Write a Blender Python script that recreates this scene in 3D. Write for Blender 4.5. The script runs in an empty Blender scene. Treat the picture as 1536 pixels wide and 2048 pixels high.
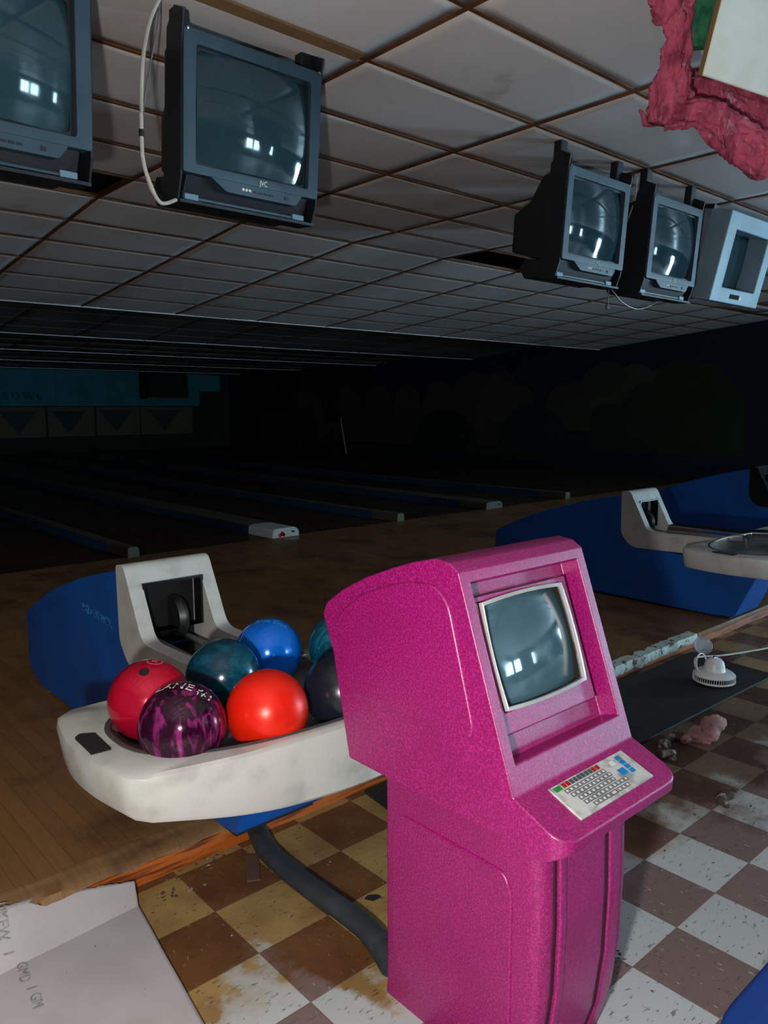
import bpy, bmesh, math, random
from mathutils import Vector, Matrix, Euler, noise as mnoise
PI = math.pi
random.seed(7)
SC = bpy.context.scene
COL = SC.collection
FT = 0.3048

# ------------------------------------------------------------------ materials
def srgb(r, g, b):
    f = lambda c: (c/255/12.92) if c/255 <= .04045 else ((c/255+.055)/1.055)**2.4
    return (f(r), f(g), f(b), 1)

def nt(name):
    m = bpy.data.materials.new(name); m.use_nodes = True
    t = m.node_tree
    return m, t, t.nodes, t.links, t.nodes['Principled BSDF']

def math_node(N, L, op, a, b=None, c=None):
    n = N.new('ShaderNodeMath'); n.operation = op
    for i, v in enumerate((a, b, c)):
        if v is None: continue
        if isinstance(v, (int, float)): n.inputs[i].default_value = v
        else: L.new(v, n.inputs[i])
    return n.outputs[0]

def mixc(N, L, f, a, b, mode='MIX'):
    n = N.new('ShaderNodeMix'); n.data_type = 'RGBA'; n.blend_type = mode
    for k, v in ((0, f), (6, a), (7, b)):
        if isinstance(v, (int, float)): n.inputs[k].default_value = v
        elif isinstance(v, tuple): n.inputs[k].default_value = v
        else: L.new(v, n.inputs[k])
    return n.outputs[2]

def coords(N, L, scale=(1, 1, 1), space='Object', loc=(0, 0, 0), rot=(0, 0, 0)):
    tc = N.new('ShaderNodeTexCoord'); mp = N.new('ShaderNodeMapping')
    mp.inputs['Scale'].default_value = scale; mp.inputs['Location'].default_value = loc
    mp.inputs['Rotation'].default_value = rot
    L.new(tc.outputs[space], mp.inputs[0]); return mp.outputs[0]

def noise(N, L, vec, scale, detail=4, rough=.55, dist=0):
    n = N.new('ShaderNodeTexNoise'); n.inputs['Scale'].default_value = scale
    n.inputs['Detail'].default_value = detail; n.inputs['Roughness'].default_value = rough
    n.inputs['Distortion'].default_value = dist
    if vec is not None: L.new(vec, n.inputs['Vector'])
    return n.outputs['Fac']

def ramp(N, L, f, lo, hi, a=0., b=1.):
    n = N.new('ShaderNodeMapRange'); n.interpolation_type = 'SMOOTHSTEP'
    L.new(f, n.inputs[0])
    for i, v in enumerate((lo, hi, a, b)): n.inputs[i+1].default_value = v
    return n.outputs[0]

def bump(N, L, B, h, strength, dist=.01):
    n = N.new('ShaderNodeBump'); n.inputs['Strength'].default_value = strength
    n.inputs['Distance'].default_value = dist
    L.new(h, n.inputs['Height']); L.new(n.outputs[0], B.inputs['Normal'])

def mat(name, col, rough=.5, metal=0., col2=None, nscale=8., lo=.4, hi=.65, bmp=0., bscale=60., spec=.5, coat=0., vec=(1, 1, 1)):
    m, t, N, L, B = nt(name)
    B.inputs['Roughness'].default_value = rough; B.inputs['Metallic'].default_value = metal
    B.inputs['Specular IOR Level'].default_value = spec
    B.inputs['Coat Weight'].default_value = coat; B.inputs['Coat Roughness'].default_value = .05
    v = coords(N, L, vec)
    if col2 is None: col2 = tuple(c*.8 for c in col[:3])+(1,)
    f = ramp(N, L, noise(N, L, v, nscale), lo, hi)
    L.new(mixc(N, L, f, col, col2), B.inputs['Base Color'])
    if bmp: bump(N, L, B, noise(N, L, v, bscale), bmp, .003)
    return m

M = {}
M['white'] = mat('yellowed_white_plastic', (.50, .505, .475, 1), .42, col2=(.37, .375, .35, 1), nscale=9, lo=.45, hi=.75, bmp=.05)
M['blue'] = mat('blue_plastic', (.003, .092, .40, 1), .45, col2=(.003, .075, .33, 1), nscale=4, bmp=.05)
M['chairblue'] = mat('royal_blue_plastic', (.003, .035, .21, 1), .5, nscale=3)
M['black'] = mat('black_plastic', (.012, .013, .015, 1), .4, nscale=20, bmp=.08, bscale=200)
M['blackgloss'] = mat('black_gloss', (.01, .01, .011, 1), .2, nscale=20)
M['rubber'] = mat('black_rubber', (.010, .010, .010, 1), .75, col2=(.016, .016, .015, 1), nscale=15)
M['hose'] = mat('black_foam_hose', (.022, .027, .032, 1), .7, col2=(.035, .042, .05, 1), nscale=14, bmp=.3, bscale=40)
M['chrome'] = mat('chrome', (.7, .72, .74, 1), .12, 1.)
M['greymetal'] = mat('grey_metal', (.28, .29, .29, 1), .35, .6)
M['dish'] = mat('grey_dish', (.16, .16, .16, 1), .45, col2=(.08, .08, .08, 1), nscale=6)
M['tvbezel'] = mat('charcoal_television_plastic', (.031, .066, .094, 1), .38, col2=(.026, .056, .082, 1), nscale=5)
M['tvcase'] = mat('black_television_case', (.012, .014, .018, 1), .5, nscale=5)
M['tvlight'] = mat('pale_blue_plastic', (.16, .27, .36, 1), .35)
M['logo'] = mat('silver_lettering', (.85, .85, .75, 1), .3)
M['cable'] = mat('white_cable', (.55, .50, .45, 1), .5)
M['tape'] = mat('black_tape', (.01, .01, .01, 1), .5)
M['steel'] = mat('dark_steel', (.018, .02, .024, 1), .45, .3)
M['case'] = mat('pale_grey_case', (.27, .40, .48, 1), .45, nscale=3)
M['fan'] = mat('white_fan_plastic', (.62, .62, .64, 1), .35)
M['key'] = mat('white_keycap', (.66, .68, .68, 1), .4, nscale=30)
M['keyframe'] = mat('grey_key_surround', (.13, .14, .14, 1), .5)
M['keydark'] = mat('dark_grey_key', (.06, .075, .085, 1), .5)
M['keyred'] = mat('red_key', (.36, .006, .006, 1), .45)
M['keygreen'] = mat('green_key', (.01, .26, .05, 1), .45)
M['keyblue'] = mat('blue_key', (.01, .20, .52, 1), .45)
M['keypad'] = mat('worn_silver_keypad', (.52, .53, .51, 1), .5, col2=(.24, .25, .24, 1), nscale=28, lo=.42, hi=.68, bmp=.1)
M['print'] = mat('faded_grey_print', (.22, .21, .215, 1), .9, col2=(.36, .34, .35, 1), nscale=60)
M['redlogo'] = mat('red_emblem', (.75, .01, .03, 1), .4)
M['peeling'] = mat('peeling_pale_blue_lettering', (.05, .28, .55, 1), .4, col2=(.01, .08, .30, 1), nscale=70, lo=.45, hi=.55)
M['riser'] = mat('orange_stained_riser', (.42, .10, .014, 1), .45, col2=(.13, .026, .006, 1), nscale=5, lo=.45, hi=.65, vec=(1, 4, 10), bmp=.2)
M['teal'] = mat('teal_mask_paint', (.004, .17, .22, 1), .7, nscale=2)
M['tan'] = mat('tan_mask_paint', (.10, .078, .035, 1), .7, col2=(.07, .06, .03, 1), nscale=12, vec=(8, 1, 1))
M['darkgreen'] = mat('dark_green_paint', (.006, .026, .022, 1), .7)
M['letter'] = mat('dark_lettering', (.004, .03, .06, 1), .7)
M['cloud'] = mat('tan_cloud_paint', (.045, .043, .025, 1), .85, col2=(.033, .032, .018, 1), nscale=.9)
M['leafpaint'] = mat('green_tree_paint', (.005, .022, .004, 1), .85, nscale=1.5)
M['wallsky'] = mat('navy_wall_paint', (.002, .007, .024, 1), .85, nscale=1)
M['wall'] = mat('dim_wall_paint', (.12, .12, .12, 1), .9, nscale=1)
M['plenum'] = mat('dark_roof_void', (.02, .018, .016, 1), .9)
M['greenfoil'] = mat('green_facing', (.04, .24, .11, 1), .7, col2=(.006, .09, .055, 1), nscale=12)
def insul_mat():
    m, t, N, L, B = nt('pink_fibreglass')
    v = coords(N, L, (1, 1, .35)); w = coords(N, L)
    c = mixc(N, L, ramp(N, L, noise(N, L, v, 16, 6, .65, .6), .35, .62), (.25, .030, .065, 1), (.60, .10, .175, 1))
    c = mixc(N, L, ramp(N, L, noise(N, L, v, 24, 6, .7, 1.), .56, .70, 0, .85), c, (.66, .36, .48, 1))
    L.new(c, B.inputs['Base Color']); B.inputs['Roughness'].default_value = .9
    bump(N, L, B, noise(N, L, v, 60, 6, .7), .8, .008)
    return m
M['insul'] = insul_mat()
M['ceilpanel'] = mat('cream_tile_face', (.82, .83, .74, 1), .85, col2=(.76, .75, .64, 1), nscale=5, bmp=.1, bscale=90)
M['tiledge'] = mat('brown_tile_edge', (.22, .11, .04, 1), .9)
M['runner'] = mat('rusty_grid_runner', (.19, .066, .018, 1), .6, col2=(.09, .03, .01, 1), nscale=4)
M['gapblack'] = mat('black_gap', (.004, .004, .004, 1), .9)
M['divwhite'] = mat('grey_divider_cap', (.085, .08, .06, 1), .6, nscale=2)
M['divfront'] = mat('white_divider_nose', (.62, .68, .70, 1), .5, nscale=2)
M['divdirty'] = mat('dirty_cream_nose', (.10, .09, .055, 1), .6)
M['divblue'] = mat('blue_gutter_side', (.012, .07, .17, 1), .5, nscale=2)
M['crumb'] = mat('rubbish_crumbs', (.06, .04, .03, 1), .9, col2=(.35, .31, .28, 1), nscale=25, lo=.5, hi=.7)
M['leaf'] = mat('dark_leaf', (.012, .012, .012, 1), .7)
M['chip'] = mat('brown_tile_chip', (.115, .062, .042, 1), .6)
M['rimgrey'] = mat('dark_grey_rim', (.07, .07, .072, 1), .35)
M['lens'] = mat('pale_grey_dish', (.34, .38, .42, 1), .3)

def glass_screen(name, col, dirt):
    m, t, N, L, B = nt(name)
    v = coords(N, L)
    f = ramp(N, L, noise(N, L, v, 30, 6), .5, .8)
    L.new(mixc(N, L, f, col, tuple(c*1.25 for c in col[:3])+(1,)), B.inputs['Base Color'])
    L.new(ramp(N, L, noise(N, L, v, 14, 6), .4, .8, .05, dirt), B.inputs['Roughness'])
    B.inputs['Specular IOR Level'].default_value = .55
    return m
M['screen'] = glass_screen('television_glass', (.020, .052, .066, 1), .14)
M['kscreen'] = glass_screen('dusty_console_glass', (.045, .095, .12, 1), .30)

def kiosk_mat():
    m, t, N, L, B = nt('magenta_hammered_plastic')
    v = coords(N, L)
    f = ramp(N, L, noise(N, L, v, 230, 3, .6), .44, .64)
    c = mixc(N, L, f, (.235, .0012, .094, 1), (.41, .011, .19, 1))
    g = ramp(N, L, noise(N, L, v, 6, 5), .5, .72, 0, .35)
    c = mixc(N, L, g, c, (.21, .003, .095, 1))
    L.new(c, B.inputs['Base Color'])
    B.inputs['Roughness'].default_value = .40
    B.inputs['Specular IOR Level'].default_value = .7
    B.inputs['Coat Weight'].default_value = .28; B.inputs['Coat Roughness'].default_value = .32
    bump(N, L, B, noise(N, L, v, 150, 2), .35, .002)
    return m
M['pink'] = kiosk_mat()
M['groove'] = mat('dark_magenta_groove', (.03, .002, .015, 1), .8)

def tile_floor():
    m, t, N, L, B = nt('checker_vinyl_tile')
    T = .2286
    tc = N.new('ShaderNodeTexCoord'); sp = N.new('ShaderNodeSeparateXYZ'); L.new(tc.outputs['Object'], sp.inputs[0])
    P = tc.outputs['Object']
    u = math_node(N, L, 'DIVIDE', math_node(N, L, 'SUBTRACT', sp.outputs[0], .9988-T*40), T)
    w = math_node(N, L, 'DIVIDE', math_node(N, L, 'SUBTRACT', sp.outputs[1], 1.848-T*60), T)
    fu = math_node(N, L, 'FLOOR', u); fw = math_node(N, L, 'FLOOR', w)
    par = math_node(N, L, 'MODULO', math_node(N, L, 'ADD', fu, fw), 2.)
    # per tile variation
    cb = N.new('ShaderNodeCombineXYZ'); L.new(fu, cb.inputs[0]); L.new(fw, cb.inputs[1])
    wn = N.new('ShaderNodeTexWhiteNoise'); L.new(cb.outputs[0], wn.inputs[0])
    light = mixc(N, L, wn.outputs[0], (.47, .51, .52, 1), (.40, .43, .42, 1))
    dark = mixc(N, L, wn.outputs[0], (.165, .115, .108, 1), (.205, .145, .135, 1))
    col = mixc(N, L, par, dark, light)
    # flecks
    v1 = coords(N, L, (30, 90, 1), rot=(0, 0, .5)); v2 = coords(N, L, (95, 34, 1), rot=(0, 0, -.3))
    f1 = ramp(N, L, noise(N, L, v1, 1, 2), .61, .70, 0, .7); f2 = ramp(N, L, noise(N, L, v2, 1, 2), .64, .73, 0, .6)
    col = mixc(N, L, f1, col, (.09, .075, .07, 1)); col = mixc(N, L, f2, col, (.55, .52, .50, 1))
    # brown water stain with ragged front
    ns = noise(N, L, P, 3.2, 8, .6); ns2 = noise(N, L, P, 1.1, 5, .6)
    q = math_node(N, L, 'ADD', sp.outputs[1], math_node(N, L, 'MULTIPLY', math_node(N, L, 'SUBTRACT', ns, .5), .75))
    q = math_node(N, L, 'ADD', q, math_node(N, L, 'MULTIPLY', math_node(N, L, 'SUBTRACT', ns2, .5), .5))
    qr = math_node(N, L, 'ADD', q, math_node(N, L, 'MULTIPLY', ramp(N, L, sp.outputs[0], 1.7, 2.3), .33))
    st = ramp(N, L, qr, 1.42, 1.60)
    lft = ramp(N, L, sp.outputs[0], 1.2, 1.0)
    q2 = math_node(N, L, 'SUBTRACT', q, math_node(N, L, 'MULTIPLY', ramp(N, L, sp.outputs[0], 1.02, 1.14), -.24))
    st2 = math_node(N, L, 'MULTIPLY', ramp(N, L, q2, 1.47, 1.55), ramp(N, L, sp.outputs[0], 1.8, 1.5))
    st = math_node(N, L, 'MAXIMUM', st, st2)
    amber = mixc(N, L, ramp(N, L, noise(N, L, P, 5, 6), .35, .7), (.86, .54, .19, 1), (.55, .30, .11, 1))
    amber = mixc(N, L, math_node(N, L, 'MULTIPLY', ramp(N, L, sp.outputs[0], 2.0, 2.6), ramp(N, L, sp.outputs[0], 4.6, 3.4)), amber, (.30, .18, .115, 1))
    stained = mixc(N, L, 1., col, amber, 'MULTIPLY')
    col = mixc(N, L, st, col, stained)
    # dirt spots
    vs = coords(N, L, (1, 1, 1))
    d1 = ramp(N, L, noise(N, L, vs, 48, 4, .6), .66, .72); d2 = ramp(N, L, noise(N, L, vs, 2.6, 4), .40, .62)
    d3 = ramp(N, L, noise(N, L, vs, 16, 5, .6), .67, .72)
    far = math_node(N, L, 'MULTIPLY', ramp(N, L, sp.outputs[1], 1.0, 1.5), ramp(N, L, sp.outputs[0], 1.9, 2.6))
    dd = math_node(N, L, 'MAXIMUM', math_node(N, L, 'MULTIPLY', d1, d2), math_node(N, L, 'MULTIPLY', d3, math_node(N, L, 'ADD', .25, far)))
    col = mixc(N, L, dd, col, (.045, .026, .018, 1))
    # joints
    fr = lambda x: math_node(N, L, 'ABSOLUTE', math_node(N, L, 'SUBTRACT', math_node(N, L, 'FRACT', x), .5))
    edge = math_node(N, L, 'MAXIMUM', fr(u), fr(w))
    jt = ramp(N, L, edge, .4915, .4965, 0, .55)
    col = mixc(N, L, jt, col, (.11, .075, .06, 1))
    L.new(col, B.inputs['Base Color'])
    L.new(ramp(N, L, noise(N, L, P, 9, 5), .35, .7, .38, .62), B.inputs['Roughness'])
    B.inputs['Specular IOR Level'].default_value = .35
    h = math_node(N, L, 'SUBTRACT', math_node(N, L, 'MULTIPLY', noise(N, L, P, 20, 4), .4), jt)
    bump(N, L, B, h, .25, .003)
    return m
M['tile'] = tile_floor()

def wood(name, a, b, stain, width=.057, axis=0, rough=.42):
    m, t, N, L, B = nt(name)
    tc = N.new('ShaderNodeTexCoord'); sp = N.new('ShaderNodeSeparateXYZ'); L.new(tc.outputs['Object'], sp.inputs[0])
    P = tc.outputs['Object']
    x = math_node(N, L, 'DIVIDE', sp.outputs[axis], width); fx = math_node(N, L, 'FLOOR', x)
    wn = N.new('ShaderNodeTexWhiteNoise'); wn.noise_dimensions = '1D'; L.new(fx, wn.inputs['W'])
    g = coords(N, L, (60, 2.5, 1)); gn = noise(N, L, g, 1, 5, .6)
    col = mixc(N, L, math_node(N, L, 'MULTIPLY', wn.outputs[0], .55), a, b)
    col = mixc(N, L, ramp(N, L, gn, .35, .7, 0, .45), col, b)
    sn = ramp(N, L, noise(N, L, P, 2.3, 6, .65), .50, .68, 0, .8)
    col = mixc(N, L, sn, col, stain)
    jt = ramp(N, L, math_node(N, L, 'ABSOLUTE', math_node(N, L, 'SUBTRACT', math_node(N, L, 'FRACT', x), .5)), .475, .497, 0, .6)
    col = mixc(N, L, jt, col, (.02, .01, .005, 1))
    spk = ramp(N, L, noise(N, L, P, 34, 4, .6), .70, .74, 0, .8)
    col = mixc(N, L, spk, col, (.02, .012, .008, 1))
    L.new(col, B.inputs['Base Color'])
    B.inputs['Roughness'].default_value = rough
    L.new(ramp(N, L, noise(N, L, P, 6, 5), .3, .7, rough-.08, rough+.18), B.inputs['Roughness'])
    B.inputs['Specular IOR Level'].default_value = .4
    return m
M['wood'] = wood('maple_approach_boards', (.25, .128, .042, 1), (.165, .078, .025, 1), (.085, .04, .015, 1))
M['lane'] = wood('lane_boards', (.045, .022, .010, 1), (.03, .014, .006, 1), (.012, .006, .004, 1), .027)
M['nosing'] = wood('worn_wood_nosing', (.30, .17, .07, 1), (.13, .06, .02, 1), (.07, .03, .012, 1), .014, 1, .6)

def white_chipped():
    m, t, N, L, B = nt('chipped_white_edge_paint')
    v = coords(N, L)
    f = ramp(N, L, noise(N, L, v, 22, 6, .65), .52, .60)
    L.new(mixc(N, L, f, (.55, .62, .56, 1), (.10, .055, .025, 1)), B.inputs['Base Color'])
    B.inputs['Roughness'].default_value = .7
    return m
M['chipped'] = white_chipped()

def ceiling_mat():
    m, t, N, L, B = nt('vinyl_faced_ceiling_tile')
    tc = N.new('ShaderNodeTexCoord'); P = tc.outputs['Object']
    a = ramp(N, L, noise(N, L, P, .8, 5), .45, .7)
    col = mixc(N, L, a, (.80, .74, .725, 1), (.69, .625, .60, 1))
    st = ramp(N, L, noise(N, L, P, 1.7, 6, .6), .62, .74, 0, .5)
    col = mixc(N, L, st, col, (.27, .20, .14, 1))
    L.new(col, B.inputs['Base Color'])
    L.new(ramp(N, L, noise(N, L, P, 4, 4), .3, .7, .34, .5), B.inputs['Roughness'])
    B.inputs['Specular IOR Level'].default_value = .5
    bump(N, L, B, noise(N, L, P, 150, 3), .08, .002)
    return m
M['ceiling'] = ceiling_mat()

M['ceiling_grey'] = mat('dimmed_ceiling_tile', (.17, .16, .155, 1), .6, col2=(.11, .105, .10, 1), nscale=1.2)  # tile colour darkened to stand in for light falloff on the far baffles
def cardboard_mat():
    m, t, N, L, B = nt('grey_paperboard')
    tc = N.new('ShaderNodeTexCoord'); P = tc.outputs['Object']
    col = mixc(N, L, ramp(N, L, noise(N, L, P, 4, 6), .35, .7), (.46, .43, .435, 1), (.40, .375, .38, 1))
    fl = ramp(N, L, noise(N, L, coords(N, L, (60, 25, 1)), 1, 4), .62, .75, 0, .3)
    col = mixc(N, L, fl, col, (.28, .26, .26, 1))
    sp_ = ramp(N, L, noise(N, L, P, 38, 3, .6), .715, .745)
    col = mixc(N, L, sp_, col, (.04, .03, .03, 1))
    L.new(col, B.inputs['Base Color']); B.inputs['Roughness'].default_value = .85
    bump(N, L, B, noise(N, L, P, 30, 5), .15, .002)
    return m
M['card'] = cardboard_mat()

def swirl(name, a, b, scale, dist, lo, hi, rough=.1, vec=(1, 1, 1), rot=(0, 0, 0)):
    m, t, N, L, B = nt(name)
    v = coords(N, L, vec, rot=rot)
    f = ramp(N, L, noise(N, L, v, scale, 5, .55, dist), lo, hi)
    sc = ramp(N, L, noise(N, L, coords(N, L, (30, 260, 260)), 1, 2), .70, .76, 0, .5)
    col = mixc(N, L, f, a, b); col = mixc(N, L, sc, col, tuple(min(1, c*1.5+.03) for c in b[:3])+(1,))
    L.new(col, B.inputs['Base Color'])
    L.new(ramp(N, L, noise(N, L, v, 9, 5), .4, .8, rough, rough+.22), B.inputs['Roughness'])
    L.new(math_node(N, L, 'MULTIPLY', f, .35), B.inputs['Metallic'])
    return m
BALL = {
 'red': swirl('cherry_red_ball', (.46, .002, .022, 1), (.40, .004, .03, 1), 2, .5, .3, .7, .13),
 'purple': swirl('purple_pearl_ball', (.020, .001, .013, 1), (.30, .025, .17, 1), 10, 1.3, .48, .66, .10, (2.6, 2.6, .55), (.15, .35, .2)),
 'orange': swirl('bright_orange_red_ball', (.86, .012, .003, 1), (.80, .02, .004, 1), 3, .6, .3, .7, .28),
 'teal': swirl('teal_swirl_ball', (.002, .030, .058, 1), (.004, .11, .17, 1), 9, 2., .42, .7, .16, (1, 1, 2.5), (.5, .3, 0)),
 'blue': swirl('bright_blue_ball', (.002, .12, .60, 1), (.003, .15, .66, 1), 2, .5, .3, .7, .12),
 'teal2': swirl('teal_pearl_ball', (.002, .05, .075, 1), (.01, .17, .24, 1), 9, 2., .42, .62, .14, (1, 2.4, 1), (.2, .8, 0)),
 'navy': swirl('blue_black_ball', (.008, .010, .018, 1), (.018, .022, .036, 1), 4, .6, .4, .8, .24),
}
M['balltext'] = mat('white_ball_engraving', (.75, .75, .72, 1), .4)
M['balltextpink'] = mat('pale_pink_engraving', (.62, .22, .22, 1), .4)
M['balltextcyan'] = mat('pale_cyan_engraving', (.03, .32, .52, 1), .4)

def emis(name, col, s):
    m, t, N, L, B = nt(name)
    B.inputs['Base Color'].default_value = (0, 0, 0, 1)
    B.inputs['Emission Color'].default_value = col; B.inputs['Emission Strength'].default_value = s
    return m

# ------------------------------------------------------------------ mesh helpers
def obj(name, bm, m, parent=None, smooth=None, bevel=None, seg=3, recalc=True, subsurf=0, loc=None, rot=None):
    if recalc: bmesh.ops.recalc_face_normals(bm, faces=bm.faces[:])
    me = bpy.data.meshes.new(name); bm.to_mesh(me); bm.free()
    o = bpy.data.objects.new(name, me); COL.objects.link(o)
    if m is not None: me.materials.append(m)
    if bevel:
        b = o.modifiers.new('bevel', 'BEVEL'); b.width = bevel; b.segments = seg; b.limit_method = 'ANGLE'; b.angle_limit = math.radians(28)
    if subsurf:
        s = o.modifiers.new('sub', 'SUBSURF'); s.levels = s.render_levels = subsurf
    if smooth or bevel:
        me.polygons.foreach_set('use_smooth', [True]*len(me.polygons))
        if smooth != 'all' : me.set_sharp_from_angle(angle=math.radians(smooth if isinstance(smooth, (int, float)) and smooth > 1 else 40))
        if bevel:
            for p in me.polygons: p.use_smooth = True
            if me.attributes.get('sharp_edge'): me.attributes.remove(me.attributes['sharp_edge'])
            w = o.modifiers.new('wn', 'WEIGHTED_NORMAL'); w.keep_sharp = False
    if loc is not None: o.location = loc
    if rot is not None: o.rotation_euler = rot
    if parent is not None: o.parent = parent
    return o

def tag(o, label, cat, group=None):
    o['label'] = label; o['category'] = cat
    if group: o['group'] = group
    return o
def thing(name, label, cat, loc=(0, 0, 0), rot=(0, 0, 0), group=None):
    o = bpy.data.objects.new(name, None); COL.objects.link(o)
    o.location = loc; o.rotation_euler = rot; o.empty_display_size = .1
    return tag(o, label, cat, group)
def struct(o):
    o['kind'] = 'structure'; return o

def B(): return bmesh.new()
def box(bm, x0, x1, y0, y1, z0, z1):
    v = [bm.verts.new((x, y, z)) for z in (z0, z1) for y in (y0, y1) for x in (x0, x1)]
    for f in ((0, 2, 3, 1), (4, 5, 7, 6), (0, 1, 5, 4), (2, 6, 7, 3), (0, 4, 6, 2), (1, 3, 7, 5)): bm.faces.new([v[i] for i in f])
    return bm
def prism(bm, pts, a0, a1, axis='x'):
    """extrude polygon pts (2-D) from a0 to a1; axis x: pts=(y,z); y: pts=(x,z); z: pts=(x,y)"""
    def P(p, a):
        return {'x': (a, p[0], p[1]), 'y': (p[0], a, p[1]), 'z': (p[0], p[1], a)}[axis]
    v0 = [bm.verts.new(P(p, a0)) for p in pts]; v1 = [bm.verts.new(P(p, a1)) for p in pts]
    n = len(pts)
    bm.faces.new(v0); bm.faces.new(v1[::-1])
    for i in range(n): bm.faces.new((v0[i], v1[i], v1[(i+1) % n], v0[(i+1) % n]))
    return bm
def rounded(pts, r, n=5):
    """round the corners of a polygon"""
    out = []
    N = len(pts)
    for i in range(N):
        p = Vector(pts[i]); a = Vector(pts[i-1])-p; b = Vector(pts[(i+1) % N])-p
        rr = min(r if not isinstance(r, (list, tuple)) else r[i], a.length*.48, b.length*.48)
        if rr < 1e-5: out.append(tuple(p)); continue
        A = p+a.normalized()*rr; Bp = p+b.normalized()*rr
        for k in range(n+1):
            t = k/n; out.append(tuple(A*(1-t)**2+p*2*t*(1-t)+Bp*t*t))
    return out
def lathe(bm, prof, n=40, c=(0, 0, 0)):
    rings = []
    for r, z in prof:
        if r < 1e-6: rings.append([bm.verts.new((c[0], c[1], c[2]+z))])
        else: rings.append([bm.verts.new((c[0]+r*math.cos(2*PI*i/n), c[1]+r*math.sin(2*PI*i/n), c[2]+z)) for i in range(n)])
    for a, b in zip(rings, rings[1:]):
        for i in range(n):
            j = (i+1) % n
            if len(a) == 1 and len(b) == 1: continue
            if len(a) == 1: bm.faces.new((a[0], b[i], b[j]))
            elif len(b) == 1: bm.faces.new((a[i], a[j], b[0]))
            else: bm.faces.new((a[i], a[j], b[j], b[i]))
    return bm
def spline(pts, n=8):
    P = [Vector(p) for p in pts]; out = []
    for i in range(len(P)-1):
        p0 = P[max(i-1, 0)]; p1 = P[i]; p2 = P[i+1]; p3 = P[min(i+2, len(P)-1)]
        for k in range(n):
            t = k/n
            out.append(.5*((2*p1)+(-p0+p2)*t+(2*p0-5*p1+4*p2-p3)*t*t+(-p0+3*p1-3*p2+p3)*t**3))
    out.append(P[-1]); return out
def tube(bm, pts, r, n=8, smooth=8, sx=1., closed=False):
    path = spline(pts, smooth) if smooth else [Vector(p) for p in pts]
    rings = []; up = Vector((0, 0, 1))
    for i, p in enumerate(path):
        d = (path[min(i+1, len(path)-1)]-path[max(i-1, 0)])
        if d.length < 1e-9: d = Vector((0, 0, 1))
        d.normalize()
        s = d.cross(up)
        if s.length < .05: s = d.cross(Vector((0, 1, 0)))
        s.normalize(); u = s.cross(d)
        rr = r(i/(len(path)-1)) if callable(r) else r
        rings.append([bm.verts.new(p+s*math.cos(2*PI*k/n)*rr*sx+u*math.sin(2*PI*k/n)*rr) for k in range(n)])
    for a, b in zip(rings, rings[1:]):
        for k in range(n): bm.faces.new((a[k], a[(k+1) % n], b[(k+1) % n], b[k]))
    bm.faces.new(rings[0][::-1]); bm.faces.new(rings[-1])
    return bm
def text_bm(s, size, depth=.001, align='CENTER'):
    cu = bpy.data.curves.new('lettering', 'FONT'); cu.body = s; cu.size = size; cu.extrude = depth; cu.align_x = align; cu.align_y = 'CENTER'
    cu.resolution_u = 3
    o = bpy.data.objects.new('lettering', cu); COL.objects.link(o)
    dg = bpy.context.evaluated_depsgraph_get()
    me = bpy.data.meshes.new_from_object(o.evaluated_get(dg))
    bm = B(); bm.from_mesh(me)
    bpy.data.objects.remove(o); bpy.data.curves.remove(cu); bpy.data.meshes.remove(me)
    return bm
def xf(bm, mtx):
    bmesh.ops.transform(bm, matrix=mtx, verts=bm.verts[:]); return bm
def frame_bm(bm, out, inn, y0, y1, axis='y'):
    """ring between two loops with the same vertex count; from y0 (front) to y1 (back)"""
    def P(p, a): return {'y': (p[0], a, p[1]), 'z': (p[0], p[1], a), 'x': (a, p[0], p[1])}[axis]
    n = len(out)
    a = [bm.verts.new(P(p, y0)) for p in out]; b = [bm.verts.new(P(p, y0)) for p in inn]
    c = [bm.verts.new(P(p, y1)) for p in out]; d = [bm.verts.new(P(p, y1)) for p in inn]
    for i in range(n):
        j = (i+1) % n
        bm.faces.new((a[i], a[j], b[j], b[i])); bm.faces.new((c[i], d[i], d[j], c[j]))
        bm.faces.new((a[i], c[i], c[j], a[j])); bm.faces.new((b[i], b[j], d[j], d[i]))
    return bm
def rect(x0, x1, z0, z1): return [(x0, z0), (x1, z0), (x1, z1), (x0, z1)]
def dup(o, parent=None):
    c = o.copy(); COL.objects.link(c); c.parent = parent
    for ch in list(o.children): dup(ch, c)
    return c

# ------------------------------------------------------------------ camera
EYE = Vector((0, 0, 1.4259))
f_, pitch, yaw, roll = 1551.445, -.13388, -.72876, -.0030
fw = Vector((-math.sin(yaw)*math.cos(pitch), math.cos(yaw)*math.cos(pitch), math.sin(pitch)))
r0 = Vector((math.cos(yaw), math.sin(yaw), 0)); u0 = r0.cross(fw)
rt = r0*math.cos(roll)+u0*math.sin(roll); upv = -r0*math.sin(roll)+u0*math.cos(roll)
cam = bpy.data.cameras.new('camera'); co = bpy.data.objects.new('camera', cam); COL.objects.link(co)
co.matrix_world = Matrix(((rt.x, upv.x, -fw.x, EYE.x), (rt.y, upv.y, -fw.y, EYE.y), (rt.z, upv.z, -fw.z, EYE.z), (0, 0, 0, 1)))
cam.sensor_fit = 'VERTICAL'; cam.sensor_height = 36; cam.lens = f_/2048*36
cam.clip_start = .02; cam.clip_end = 100
SC.camera = co

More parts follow.
